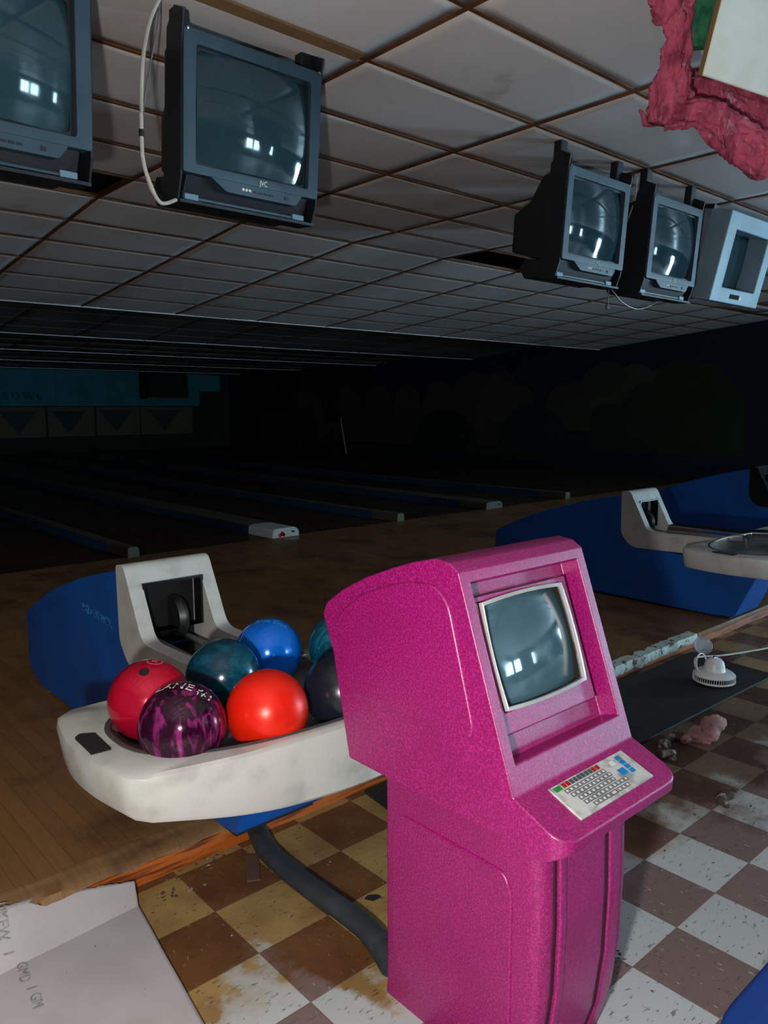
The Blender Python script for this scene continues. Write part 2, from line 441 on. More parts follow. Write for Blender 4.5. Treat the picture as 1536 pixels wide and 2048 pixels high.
# ------------------------------------------------------------------ setting
WX0, WX1, WY0, WY1 = -2.6, 14.6, -9.5, 24.66
AZ = .09            # approach level
YS = 2.12           # foot of the step
floor = struct(obj('floor', box(B(), WX0, WX1, WY0, YS+.02, -.1, 0), M['tile']))
appr = struct(obj('approach_floor', box(B(), WX0, WX1, YS-.03+.06, 6.70, -.1, AZ), M['wood']))
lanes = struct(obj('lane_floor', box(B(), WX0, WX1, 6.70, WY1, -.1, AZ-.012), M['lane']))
# step riser and its worn nosing
struct(obj('trim_1', box(B(), WX0, 3.02, YS-.012, YS+.04, 0, AZ-.028), M['riser']))
bm = B()
nx = 240; prev = None
for i in range(nx+1):
    x = WX0+(3.02-WX0)*i/nx
    d = .018*mnoise.noise(Vector((x*7, 0, 3)))+.01*mnoise.noise(Vector((x*25, 1, 3)))
    h = .007*mnoise.noise(Vector((x*11, 5, 3)))
    ys = YS-.022+d*.7
    ring = [bm.verts.new(p) for p in ((x, ys+.02, AZ-.032+h), (x, ys-.004, AZ-.018+h), (x, ys+.012+d*.4, AZ+.0+h*.5), (x, ys+.06, AZ+.002), (x, ys+.10, AZ+.0015), (x, ys+.10, AZ-.03))]
    if prev:
        for k in range(6): bm.faces.new((prev[k], prev[(k+1) % 6], ring[(k+1) % 6], ring[k]))
    else: bm.faces.new(ring)
    prev = ring
bm.faces.new(prev[::-1])
struct(obj('trim_2', bm, M['nosing'], smooth=50))
# chipped white edge further along
bm = B(); prev = None
nx = 160
for i in range(nx+1):
    x = 3.02+(4.36-3.02)*i/nx
    d = .009*mnoise.noise(Vector((x*9, 0, 7)))+.006*mnoise.noise(Vector((x*31, 1, 9)))
    ys = YS-.035+d
    ring = [bm.verts.new(p) for p in ((x, ys+.012, AZ-.055+.012*(x-3.7)+d*.8), (x, ys, AZ-.03), (x, ys+.01, AZ+.0), (x, ys+.07+d, AZ+.003), (x, ys+.075+d, AZ-.05))]
    if prev:
        for k in range(5): bm.faces.new((prev[k], prev[(k+1) % 5], ring[(k+1) % 5], ring[k]))
    else: bm.faces.new(ring)
    prev = ring
bm.faces.new(prev[::-1])
struct(obj('trim_3', bm, M['chipped'], smooth=50))
struct(obj('trim_4', box(B(), 3.02, WX1, YS+.0, YS+.04, 0, AZ-.035), M['riser']))
struct(obj('trim_5', box(B(), 4.36, WX1, YS-.03, YS+.05, AZ-.03, AZ+.003), M['nosing'], bevel=.008))

# ceiling: level bay of 4 x 2 ft tiles, then sloping baffles
CZ = 2.9688; CX = 2.4148; CY = 5.8625; TX = 4*FT; TY = 2*FT
SL = -.0937
HOLES = {(-1, -1), (3, -1), (4, -1)}   # (column, row) of missing tiles beside the crease
bm = B()
def tilemesh(bm, x0, y0, x1, y1, zf, sag, sag2, nx=10, ny=6):
    g = []
    for j in range(ny+1):
        row = []
        for i in range(nx+1):
            u = i/nx; v = j/ny
            x = x0+(x1-x0)*u; y = y0+(y1-y0)*v
            g_ = max(0, math.sin(PI*u**.8))**1.3
            h_ = (v/.9)**1.2 if v < .9 else max(0, 1-((v-.9)/.1)**2)
            row.append(bm.verts.new((x, y, zf(y)-sag2*g_*h_)))
        g.append(row)
    for j in range(ny):
        for i in range(nx): bm.faces.new((g[j][i], g[j][i+1], g[j+1][i+1], g[j+1][i]))
ra = random.Random(3)
def rsag(i, k, a):
    return a*.6*(.75+.6*abs(mnoise.noise(Vector((i*3.1, k*1.7, .5)))))
y_lo = -9.5
k0 = math.floor((y_lo-CY)/TY); i0 = math.floor((WX0-CX)/TX); i1 = math.ceil((WX1-CX)/TX)
flat = lambda y: CZ
for i in range(i0, i1):
    for k in range(k0, 0):
        if (i, k) in HOLES: continue
        x0 = max(WX0, CX+i*TX); x1 = min(WX1, CX+(i+1)*TX); y0 = max(y_lo, CY+k*TY); y1 = CY+(k+1)*TY
        near = -12 < k and i > -2 and i < 8
        tilemesh(bm, x0+.006, y0+.006, x1-.006, y1-.006, flat, rsag(i, k-1, .008), rsag(i, k, .008), 12 if near else 4, 10 if near else 3)
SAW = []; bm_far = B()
ys_ = CY; n = 0
BL = 6*TY*.986
while ys_ < WY1-.2 and n < 6:
    ye = min(ys_+BL, WY1)
    SAW.append((ys_, ye)); ys_ = ye; n += 1
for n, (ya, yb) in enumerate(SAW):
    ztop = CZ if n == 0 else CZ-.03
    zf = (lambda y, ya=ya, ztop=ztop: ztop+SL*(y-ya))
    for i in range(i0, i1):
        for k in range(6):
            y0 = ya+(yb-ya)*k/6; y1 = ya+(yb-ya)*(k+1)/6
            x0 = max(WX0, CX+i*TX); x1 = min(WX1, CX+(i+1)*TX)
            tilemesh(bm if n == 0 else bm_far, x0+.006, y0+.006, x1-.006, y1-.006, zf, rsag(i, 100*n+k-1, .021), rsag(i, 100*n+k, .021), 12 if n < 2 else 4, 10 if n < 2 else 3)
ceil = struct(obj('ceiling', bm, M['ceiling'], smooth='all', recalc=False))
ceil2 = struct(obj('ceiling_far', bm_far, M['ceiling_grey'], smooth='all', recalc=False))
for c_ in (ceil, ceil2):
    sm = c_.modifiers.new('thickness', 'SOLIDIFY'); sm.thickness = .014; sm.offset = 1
# risers of the baffles and the roof void above
bm = B()
for n, (ya, yb) in enumerate(SAW):
    z1 = (CZ if n == 0 else CZ-.03)+SL*(yb-ya)
    box(bm, WX0, WX1, yb-.012, yb+.006, z1-.012, CZ+.05)
struct(obj('trim_6', bm, M['ceiling']))
struct(obj('ceiling_void', box(B(), WX0, WX1, WY0, WY1, 3.42, 3.5), M['plenum']))
# grid runners
def runner(bm, y, w, z, sg):
    for i in range(i0, i1):
        x0 = max(WX0, CX+i*TX); x1 = min(WX1, CX+(i+1)*TX); A = sg(i); prev = None
        for q in range(11):
            u = q/10; zz = z-.0055; x = x0+(x1-x0)*u
            r_ = [bm.verts.new(p) for p in ((x, y-w, zz), (x, y+w, zz), (x, y+w, zz+.03), (x, y-w, zz+.03))]
            if prev:
                for e in range(4): bm.faces.new((prev[e], prev[(e+1) % 4], r_[(e+1) % 4], r_[e]))
            else: bm.faces.new(r_)
            prev = r_
        bm.faces.new(prev[::-1])
bm = B()
for i in range(i0, i1+1):
    x = CX+i*TX
    if not WX0 < x < WX1: continue
    box(bm, x-.011, x+.011, WY0, CY, CZ-.006, CZ+.03)
    for n, (ya, yb) in enumerate(SAW):
        zt = CZ if n == 0 else CZ-.03
        prism(bm, [(ya, zt-.006), (yb, zt-.006+SL*(yb-ya)), (yb, zt+.03+SL*(yb-ya)), (ya, zt+.03)], x-.009, x+.009)
for k in range(k0, 1):
    y = CY+k*TY
    if y < WY0: continue
    w = .011 if k % 2 else .010
    runner(bm, y, w, CZ, lambda i, k=k: rsag(i, k-1, .008))
for n, (ya, yb) in enumerate(SAW):
    zt = CZ if n == 0 else CZ-.03
    for k in range(1, 6):
        y = ya+(yb-ya)*k/6; z = zt+SL*(y-ya)
        runner(bm, y, .008, z, lambda i, k=k, n=n: rsag(i, 100*n+k-1, .021))
struct(obj('trim_7', bm, M['runner']))

# walls
struct(obj('wall_left', box(B(), WX0-.12, WX0, WY0, WY1, -.1, 3.5), M['wall']))
bm = B(); box(bm, WX0, WX1, WY1, WY1+.12, -.1, 3.5)
struct(obj('wall_far', bm, M['plenum']))
DY0, DY1 = -4.35, -3.35; DZ1 = 2.15
bm = B()
box(bm, WX1, WX1+.12, WY0, DY0, -.1, 3.5); box(bm, WX1, WX1+.12, DY1, WY1, -.1, 3.5); box(bm, WX1, WX1+.12, DY0, DY1, DZ1, 3.5)
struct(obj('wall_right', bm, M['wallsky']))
# bright shop windows behind the camera, mirrored in the screens
WNX = [(7.4, 8.5), (8.7, 9.8), (12.2, 12.9)]
bm = B(); xs = WX0
for a, b in WNX:
    box(bm, xs, a, WY0-.12, WY0, -.1, 3.5); box(bm, a, b, WY0-.12, WY0, -.1, 1.0); box(bm, a, b, WY0-.12, WY0, 2.35, 3.5); xs = b
box(bm, xs, WX1, WY0-.12, WY0, -.1, 3.5)
struct(obj('wall_near', bm, M['wall']))
SKY = emis('daylight', (.50, .80, 1., 1), 40)
for n, (a, b) in enumerate(WNX):
    w = struct(obj('window_%d' % (n+1), box(B(), a, b, WY0-.10, WY0-.08, 1.0, 2.35), SKY))
    bm = B(); frame_bm(bm, rect(a, b, 1.0, 2.35), rect(a+.05, b-.05, 1.05, 2.30), WY0-.06, WY0+.02)
    box(bm, (a+b)/2-.02, (a+b)/2+.02, WY0-.05, WY0, 1.05, 2.30)
    fr = obj('window_frame', bm, M['wall'], w)
d = struct(obj('door_1', box(B(), WX1+.09, WX1+.11, DY0, DY1, 0, DZ1), emis('open_door_daylight', (.50, .80, 1., 1), 100)))
bm = B(); frame_bm(bm, rect(DY0, DY1, 0, DZ1), rect(DY0+.05, DY1-.05, 0.001, DZ1-.05), WX1-.02, WX1+.05, 'x')
obj('door_frame', bm, M['wall'], d)

# mural painted along the right wall
def blob(cs, y0, y1, zb):
    """outline of overlapping puffs above a base line"""
    pts = []
    n = 90
    for i in range(n+1):
        y = y0+(y1-y0)*i/n
        z = zb
        for c, zc, r in cs:
            if abs(y-c) < r: z = max(z, zc+math.sqrt(r*r-(y-c)**2))
        pts.append((y, z))
    return pts
def mural(name, pts, zb, m, off):
    poly = pts+[(pts[-1][0], zb), (pts[0][0], zb)]
    bm = B(); prism(bm, poly, WX1-off, WX1-off-.004)
    return bm
wr = bpy.data.objects['wall_right']
c1 = [(12.2, 1.75, .55), (13.0, 1.55, .75), (14.2, 1.5, .6), (15.4, 1.5, .55), (16.6, 1.45, .6), (18., 1.4, .7), (20, 1.3, .8), (11.6, 1.5, .45)]
o = obj('mural_cloud', mural('c', blob(c1, 11.2, 22.5, 1.25), .45, None, .002), M['cloud'], wr)
c2 = [(10.3, 1.45, .5), (9.3, 1.75, .62), (8.6, 1.8, .5), (9.9, 1.4, .6), (7.9, 1.6, .6)]
o = obj('mural_cloud', mural('c', blob(c2, 7.2, 11.2, 1.25), .9, None, .002), M['cloud'], wr)
c3 = [(7.6, 1.7, .62), (7.1, 1.75, .5), (8.3, 1.3, .6), (6.9, 1.3, .6), (9.2, 1.0, .5)]
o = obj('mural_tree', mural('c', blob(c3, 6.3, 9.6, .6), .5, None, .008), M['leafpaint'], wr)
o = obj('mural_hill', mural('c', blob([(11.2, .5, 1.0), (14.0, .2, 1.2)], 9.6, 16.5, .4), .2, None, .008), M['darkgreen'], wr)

# ------------------------------------------------------------------ pin end: masking units and panels
YM = 24.6
mk = [(3.6, 'teal masking unit above the pins at the far left edge'), (5.26, 'teal masking unit over the lanes left of the lettering'), (6.86, 'teal masking unit with dark BOWL lettering on its lower edge'), (8.52, 'teal masking unit right of the BOWL lettering'),
      (10.18, 'teal masking unit behind the dark hanging box'), (11.84, 'dim teal masking unit right of the dark hanging box')]
for i, (x, lab) in enumerate(mk):
    x1 = x+1.655 if i < 5 else 14.2
    bm = B()
    if i < 5: box(bm, x, x1, YM, YM+.05, 1.50, 2.60)
    else: prism(bm, [(x, 1.50), (13.35, 1.50), (13.4, 2.0), (14.2, 2.0), (14.2, 2.56), (x, 2.6)], YM, YM+.05, 'y')
    o = obj('masking_unit', bm, M['teal'])
    tag(o, lab, 'panel', 'teal masking units over the pin decks')
    if i == 2:
        bm = text_bm('B O W L', .30, .004); bmesh.ops.transform(bm, matrix=Matrix.Translation((7.53, YM-.006, 1.79)) @ Matrix.Rotation(PI/2, 4, 'X'), verts=bm.verts[:])
        obj('lettering', bm, M['letter'], o, recalc=False)
pn = ['tan panel with dark inverted triangle at the left picture edge', 'tan panel with dark inverted triangle just below the BOWL lettering', 'tan panel with inverted triangle, second from the right end', 'dim tan panel with inverted triangle at the right end of the row']
for i, x in enumerate((5.26, 6.72, 8.22, 9.72, 11.2)):
    w = 1.46 if i < 4 else 1.9
    lab = (['tan panel with dark inverted triangle mostly cut by the left frame edge'] + ['tan panel with dark inverted triangle below the BOWL lettering', 'tan panel with dark inverted triangle under the plain teal unit', 'very dim tan panel with inverted triangle below the hanging box', 'dimmest tan panel at the right end of the row'])[i]
    t = obj('pinsetter_panel', box(B(), x+.01, x+w-.01, YM+.02, YM+.05, .56, 1.47), M['tan'])
    tag(t, lab, 'panel', 'triangle panels below the masking units')
    cx = x+w*.45
    obj('triangle', prism(B(), [(cx-.55, 1.36), (cx+.55, 1.36), (cx, .68)], YM+.008, YM+.022, 'y'), M['darkgreen'], t)
t = thing('hanging_box', 'black boxy case hanging in front of the dim teal masking', 'box', (11.9, 24.2, 1.78))
obj('case', box(B(), -.72, .70, -.3, .25, 0, .86), M['gapblack'], t, bevel=.03)
obj('edge_strip', box(B(), -.76, .74, -.32, -.27, -.05, 0), M['divwhite'], t)
obj('hanger', box(B(), -.05, .05, -.05, .05, .86, 1.1), M['steel'], t)

# lane dividers
dv = [(2.905, 'narrow', 'blue-sided lane divider with dirty cream end, left of the white arch'), (4.565, 'wide', 'lane divider with white nose bearing a red emblem'), (6.205, 'narrow', 'blue-sided lane divider with small tan end behind the kiosk'),
      (7.905, 'wide', 'dim lane divider with oval cream nose left of the blue hood'), (9.56, 'narrow', 'far dim lane divider with small pale end'), (1.2, 'wide', 'dark lane divider hidden in shadow behind the left blue hood')]
for x, kind, lab in dv:
    t = thing('lane_divider', lab, 'lane divider', (x, 6.7, AZ-.012), group='dividers between the lanes')
    w = .16 if kind == 'wide' else .055
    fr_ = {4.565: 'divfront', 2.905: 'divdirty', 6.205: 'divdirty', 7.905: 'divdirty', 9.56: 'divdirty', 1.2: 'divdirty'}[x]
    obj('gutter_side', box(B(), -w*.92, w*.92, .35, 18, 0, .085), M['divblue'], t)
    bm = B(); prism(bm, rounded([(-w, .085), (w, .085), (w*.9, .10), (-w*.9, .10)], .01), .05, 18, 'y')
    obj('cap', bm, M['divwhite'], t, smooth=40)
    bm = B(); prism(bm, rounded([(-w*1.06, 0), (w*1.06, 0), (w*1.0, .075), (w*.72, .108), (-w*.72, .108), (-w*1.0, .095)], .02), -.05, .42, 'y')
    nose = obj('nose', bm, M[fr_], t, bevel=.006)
    if kind == 'wide':
        obj('slot', box(B(), w*.42, w*.66, -.056, -.045, .055, .07), M['gapblack'], nose)
        if fr_ == 'divfront':
            bm = B()
            for a, b, c in ((-.075, .035, .022), (-.045, .047, .024), (-.03, .036, .018), (-.055, .062, .012)):
                lathe(bm, [(0, 0), (c, 0), (c, .004), (0, .004)], 14, (a, -b, 0))
            xf(bm, Matrix.Translation((0, -.0535, 0)) @ Matrix.Rotation(-PI/2, 4, 'X'))
            obj('emblem', bm, M['redlogo'], nose)

# pole leaning far away
bm = B(); tube(bm, [(14.25, 17.6, .08), (14.42, 18.0, .85), (14.5, 18.15, 1.15)], .013, 8, 4)
tag(obj('pole', bm, M['divfront'], smooth=60), 'thin pale pole leaning by the mural wall', 'pole')

# ------------------------------------------------------------------ ball returns
def ball_return(label, loc, group, arch=True, tray=True, detail=True, archmat='white'):
    t = thing('ball_return', label, 'ball return', loc, group=group)
    xl, xr = -.17, .17
    # pedestal + hood: one blue moulding, in profile (y, z) relative to loc.z = approach level
    base = rounded([(1.985, .02), (2.15, .012), (3.80, .02), (3.93, .09), (3.93, .355), (3.55, .53), (3.1, .665), (2.79, .735), (2.79, .40), (2.25, .365), (1.83, .365)], [.02, .02, .05, .03, .05, .3, .3, .01, .1, .05, .03], 6)
    bm = B(); prism(bm, base, xl, xr); obj('hood', bm, M['blue'], t, bevel=.02, seg=3)
    bm = B(); box(bm, xl+.02, xr-.02, 2.02, 3.8, -.005, .03); obj('plinth', bm, M['gapblack'], t)
    for s in (-1, 1): obj('foot', box(B(), s*.13-.03, s*.13+.03, 3.70, 3.78, -.0, .05), M['greymetal'], t)
    if detail:
        bm = text_bm('BRUNSWICK', .052, .0008)
        xf(bm, Matrix.Translation((xl-.0022, 3.02, .515)) @ Matrix.Rotation(math.radians(3), 4, 'X') @ Matrix.Rotation(-PI/2, 4, 'Z') @ Matrix.Rotation(PI/2, 4, 'X'))
        obj('lettering', bm, M['peeling'], t, recalc=False)
    if arch:
        x0, x1 = xl-.006, xr+.006
        out = [(2.595, .50), (2.735, .765), (2.80, .755), (2.795, .465), (2.72, .375), (2.08, .39), (2.08, .508), (2.50, .497)]
        prof = rounded(out, [.05, .035, .02, .03, .08, .01, .01, .05], 6)
        a = thing('arch_holder', '', '')
        bpy.data.objects.remove(a)
        bm = B()
        for s in (-1, 1):
            e0 = x0 if s < 0 else x1-.055
            prism(bm, prof, e0, e0+.055)
        prism(bm, rounded([(2.697, .69), (2.735, .765), (2.80, .755), (2.80, .69)], [.005, .035, .02, .005], 5), x0+.03, x1-.03)
        ar = obj('arch', bm, M[archmat], t, bevel=.012, seg=3)
        bm = B()
        box(bm, x0+.056, x1-.056, 2.765, 2.79, .40, .70)
        obj('tunnel_back', bm, M['gapblack'], ar)
        bm = B()
        frame_bm(bm, rect(x0+.052, x1-.052, .50, .693), rect(x0+.064, x1-.064, .50, .683), 2.685, 2.74)
        obj('opening_liner', bm, M['blackgloss'], ar)
        bm = B(); box(bm, x0+.056, x1-.056, 2.15, 2.74, .36, .425); obj('channel', bm, M['blackgloss'], t)
        bm = B()
        for s in (-1, 1): tube(bm, [(s*.06, 2.72, .455), (s*.06, 2.4, .45), (s*.06, 2.1, .44)], .012, 8, 3)
        obj('track_rail', bm, M['greymetal'], t, smooth=60)
        obj('wheel', xf(lathe(B(), [(0, -.02), (.08, -.02), (.09, 0), (.08, .02), (0, .02)], 28), Matrix.Translation((.03, 2.745, .53)) @ Matrix.Rotation(PI/2, 4, 'Y')), M['black'], t, smooth=40)
    if tray:
        n = 120
        TZ = .511; cc = Vector((0, 1.84))
        base_poly = rounded([(-.650, 2.118), (-.702, 1.87), (-.655, 1.605), (-.40, 1.535), (0, 1.507), (.40, 1.535), (.655, 1.605), (.702, 1.87), (.650, 2.118)], [.05, .3, .035, .3, .3, .3, .035, .3, .05], 6)
        base_poly[0:0] = []
        def cast(a):
            d = Vector((math.cos(a), math.sin(a))); best = None
            m = len(base_poly)
            for i in range(m):
                p = Vector(base_poly[i])-cc; q = Vector(base_poly[(i+1) % m])-cc; e = q-p
                den = d.x*e.y-d.y*e.x
                if abs(den) < 1e-12: continue
                t_ = (p.x*e.y-p.y*e.x)/den; u_ = (p.x*d.y-p.y*d.x)/den
                if t_ > 0 and -1e-6 <= u_ <= 1+1e-6 and (best is None or t_ > best): best = t_
            return best
        RAD = [cast(2*PI*i/n) for i in range(n)]
        def outline(g, zz): return [(cc.x+(r-g)*math.cos(2*PI*i/n), cc.y+(r-g)*math.sin(2*PI*i/n), zz) for i, r in enumerate(RAD)]
        def ell(k, zz):
            out_ = []
            A_, B_, E_ = .60-k, .275-k, 2.6
            for i in range(n):
                c, s = math.cos(2*PI*i/n), math.sin(2*PI*i/n)
                r = (abs(c/A_)**E_+abs(s/B_)**E_)**(-1/E_)
                out_.append((r*c, 1.825+r*s, zz))
            return out_
        def drop(p):   # skirt depth: deeper in the middle of the front
            fr = max(0, (1.84-p[1])/.33)
            return .112+.085*fr*(1-min(1, (p[0]/.64)**2))
        loops = [[(q[0], q[1], TZ-.008-drop(q)) for q in outline(.075, 0)],
                 [(q[0], q[1], TZ-.004-drop(q)) for q in outline(.022, 0)],
                 [(q[0], q[1], TZ+.008-drop(q)) for q in outline(.012, 0)],
                 outline(0, TZ-.022), outline(.004, TZ-.008), outline(.016, TZ-.001), ell(-.010, TZ), ell(0, TZ)]
        bm = B(); V = [[bm.verts.new(p) for p in lp] for lp in loops]
        for a, b in zip(V, V[1:]):
            for i in range(n): bm.faces.new((a[i], a[(i+1) % n], b[(i+1) % n], b[i]))
        bm.faces.new(V[0][::-1])
        tr = obj('tray', bm, M['white'], t, smooth=35)
        bm = B(); lp = [ell(-.003, TZ+.001), ell(.003, TZ+.004), ell(.010, TZ+.003), ell(.014, TZ-.008)]
        V = [[bm.verts.new(p) for p in l] for l in lp]
        for a, b in zip(V, V[1:]):
            for i in range(n): bm.faces.new((a[i], a[(i+1) % n], b[(i+1) % n], b[i]))
        obj('rim', bm, M['rimgrey'], tr, smooth=60)
        bm = B(); lp = [ell(.012, TZ-.004), ell(.03, TZ-.035), ell(.06, TZ-.055), ell(.12, TZ-.066)]
        V = [[bm.verts.new(p) for p in l] for l in lp]
        for a, b in zip(V, V[1:]):
            for i in range(n): bm.faces.new((a[i], b[i], b[(i+1) % n], a[(i+1) % n]))
        bm.faces.new(V[-1])
        obj('dish', bm, M['dish'], tr, smooth=60, recalc=False)
        bm = B(); prism(bm, rounded([(-.672, 1.79), (-.624, 1.785), (-.618, 1.905), (-.650, 1.925), (-.668, 1.91)], .005), TZ-.002, TZ+.003, 'z')
        obj('vent', bm, M['gapblack'], tr)
        bm = B(); prism(bm, rounded([(-.065, 1.522), (.02, 1.522), (.02, 1.545), (-.045, 1.548)], .006), TZ-.002, TZ+.003, 'z')
        obj('vent', bm, M['gapblack'], tr)
    return t
R1 = ball_return('blue and white ball return with bowling balls in its tray, behind the magenta kiosk', (1.325, 0, AZ), 'ball returns on the approach')
R2 = ball_return('blue ball return with an empty white tray and chrome guide, right of the kiosk', (4.965, .09, AZ), 'ball returns on the approach', detail=False)
bm = B()
prism(bm, rounded([(-.10, 2.50), (.06, 2.50), (.06, 2.10), (.22, 1.93), (.22, 1.80), (.12, 1.80), (.0, 1.98), (-.10, 1.98)], .02), .49, .545, 'z')
obj('ball_guide', bm, M['chrome'], R2, bevel=.008)
obj('guide_post', lathe(B(), [(0, 0), (.012, 0), (.012, .06), (0, .06)], 14, (-.17, 1.93, .47)), M['chrome'], R2, smooth=40)
obj('guide_post', lathe(B(), [(0, 0), (.03, 0), (.03, .05), (.015, .09), (0, .09)], 14, (.30, 1.80, .46)), M['blackgloss'], R2, smooth=40)
R3 = ball_return('blue ball return hood beyond the empty white tray, at the right picture edge', (7.85, .45, AZ), 'ball returns on the approach', arch=True, archmat='blackgloss', tray=False, detail=False)

# ------------------------------------------------------------------ bowling balls
def ball(name_lab, c, m, holes=(), txt=None):
    bm = B(); bmesh.ops.create_uvsphere(bm, u_segments=64, v_segments=40, radius=.1085)
    t = obj('bowling_ball', bm, m, smooth='all', loc=c)
    t.rotation_euler = (0, 0, 0)
    tag(t, name_lab, 'bowling ball', 'bowling balls in the white tray')
    for d in holes:
        d = Vector(d).normalized()
        q = d.to_track_quat('Z', 'Y').to_matrix().to_4x4()
        bm = lathe(B(), [(0, .1086), (.0122, .1086), (.0135, .1082), (.0140, .1074)], 24)
        xf(bm, q); obj('finger_hole', bm, M['gapblack'], t, smooth=60)
    if txt:
        s, size, d, m2, rollz, squash = txt
        d = Vector(d).normalized()
        bm = text_bm(s, size, .0004)
        # wrap on the sphere
        zax = d; e = EYE-Vector(c); rgt = Vector((0, 0, 1)).cross(zax)
        rgt = rt - zax*rt.dot(zax); rgt.normalize(); upx = zax.cross(rgt)
        rgt, upx = rgt*math.cos(rollz)+upx*math.sin(rollz), upx*math.cos(rollz)-rgt*math.sin(rollz)
        for v in bm.verts:
            a, b = v.co.x/.1085, v.co.y/.1085
            p = (zax+rgt*math.tan(a)+upx*math.tan(b)).normalized()
            v.co = p*(.1088+(v.co.z)*.5)
        obj('engraving', bm, m2, t, recalc=False)
    return t
def cd(c, dx, dy):
    """direction on a ball at camera-right dx, camera-up dy in units of its radius"""
    n = (EYE-Vector(c)).normalized(); r = rt-n*rt.dot(n); r.normalize(); u = n.cross(r)
    return n*math.sqrt(max(0.02, 1-dx*dx-dy*dy))+r*dx+u*dy
ZB = .645
C = dict(red=(.865, 1.923, ZB), purple=(.856, 1.719, ZB-.006), orange=(1.076, 1.670, ZB-.012), teal=(1.109, 1.955, ZB), blue=(1.352, 2.083, ZB-.008), teal2=(1.548, 1.950, ZB), navy=(1.309, 1.646, ZB-.008))
b = ball('cherry red bowling ball with a finger hole at the back left of the tray', C['red'], BALL['red'], [cd(C['red'], -.17, .66)], ('K', .026, cd(C['red'], .06, .93), M['balltextpink'], .1, 1))
bm = B()
dd = cd(C['red'], .06, .93); q = dd.normalized().to_track_quat('Z', 'Y').to_matrix().to_4x4()
nn = 32
V = [[bm.verts.new((r*math.cos(2*PI*i/nn), r*math.sin(2*PI*i/nn), math.sqrt(.1089**2-r*r))) for i in range(nn)] for r in (.0185, .0215)]
for i in range(nn): bm.faces.new((V[0][i], V[1][i], V[1][(i+1) % nn], V[0][(i+1) % nn]))
obj('emblem_ring', xf(bm, q), M['balltextpink'], b)
b = ball('dark purple swirled bowling ball with white lettering, frontmost in the tray', C['purple'], BALL['purple'], [cd(C['purple'], .42, .66), cd(C['purple'], .36, .40)], ('LANE #1', .042, cd(C['purple'], -.0, .86), M['balltext'], -.12, 1))
ball('bright orange red bowling ball at the front centre of the tray', C['orange'], BALL['orange'])
ball('teal marbled bowling ball between the red ball and the blue ball', C['teal'], BALL['teal'])
ball('bright blue bowling ball at the back of the tray', C['blue'], BALL['blue'], txt=('Blue Dot', .03, cd(C['blue'], .05, .88), M['balltextcyan'], -.1, 1))
ball('teal pearl bowling ball half hidden behind the kiosk at the back', C['teal2'], BALL['teal2'])
ball('blue-black bowling ball half hidden behind the kiosk at the front', C['navy'], BALL['navy'])

# ------------------------------------------------------------------ kiosk
K = thing('scoring_kiosk', 'magenta bowling scoring kiosk with a screen and a keyboard shelf', 'kiosk', (1.31, 1.06, 0))
ox, oy = 1.31, 1.06
kx0, kx1 = 1.100-ox, 1.520-ox
prof = [(1.360, .602), (.930, .600), (.800, .592), (.752, .618), (.750, .643), (.800, .664), (.868, .692), (1.015, 1.105), (1.040, 1.120), (1.078, 1.124), (1.140, 1.108), (1.213, 1.083), (1.300, 1.048), (1.375, 1.010), (1.440, .966), (1.455, .935), (1.418, .853)]
prof = [(y-oy, z) for y, z in prof]
iA, iB = 6, 7
bm = B()
v0 = [bm.verts.new((kx0, *p)) for p in prof]; v1 = [bm.verts.new((kx1, *p)) for p in prof]
n = len(prof)
bm.faces.new(v0); bm.faces.new(v1[::-1])
pa, pb = Vector((0, *prof[iB])), Vector((0, *prof[iA]))      # top and bottom of the leaning face
tdir = (pb-pa).normalized(); L_ = (pb-pa).length
nin = Vector((0, tdir.z, -tdir.y));
if nin.y < 0: nin = -nin                                      # into the kiosk
def FP(x, s, rec=0): return Vector((x-ox, 0, 0))+pa+tdir*s+nin*rec
for i in range(n):
    j = (i+1) % n
    if i == iA:
        # leaning face with a window
        o4 = [v0[iB], v1[iB], v1[iA], v0[iA]]
        w = [(1.129, .024), (1.492, .024), (1.492, .382), (1.129, .382)]
        i4 = [bm.verts.new(FP(x, s)) for x, s in w]
        r4 = [bm.verts.new(FP(x, s, .05)) for x, s in w]
        for k in range(4):
            l = (k+1) % 4
            bm.faces.new((o4[k], o4[l], i4[l], i4[k])); bm.faces.new((i4[k], i4[l], r4[l], r4[k]))
        bm.faces.new(r4)
    else:
        bm.faces.new((v0[i], v1[i], v1[j], v0[j]))
bm.normal_update()
ce = []
for va_ in (v0, v1):
    for e in va_[3].link_edges:
        if e.other_vert(va_[3]) is va_[4]: ce.append(e)
bmesh.ops.bevel(bm, geom=ce, offset=.042, segments=5, affect='EDGES', profile=.5)
head = obj('head', bm, M['pink'], K, bevel=.016, seg=4)
head.modifiers['bevel'].angle_limit = math.radians(24)
# raised side panels of the head
sp = rounded([(1.395-oy, .945), (1.30-oy, 1.015), (1.17-oy, 1.062), (1.075-oy, 1.072), (1.035-oy, 1.04), (.965-oy, .80), (.975-oy, .775), (1.345-oy, .765), (1.375-oy, .80)], .03, 5)
for s, x in ((-1, kx0), (1, kx1)):
    bm = B(); prism(bm, sp, x+s*.007, x-s*.004)
    obj('side_panel', bm, M['pink'], K, bevel=.006, seg=3)
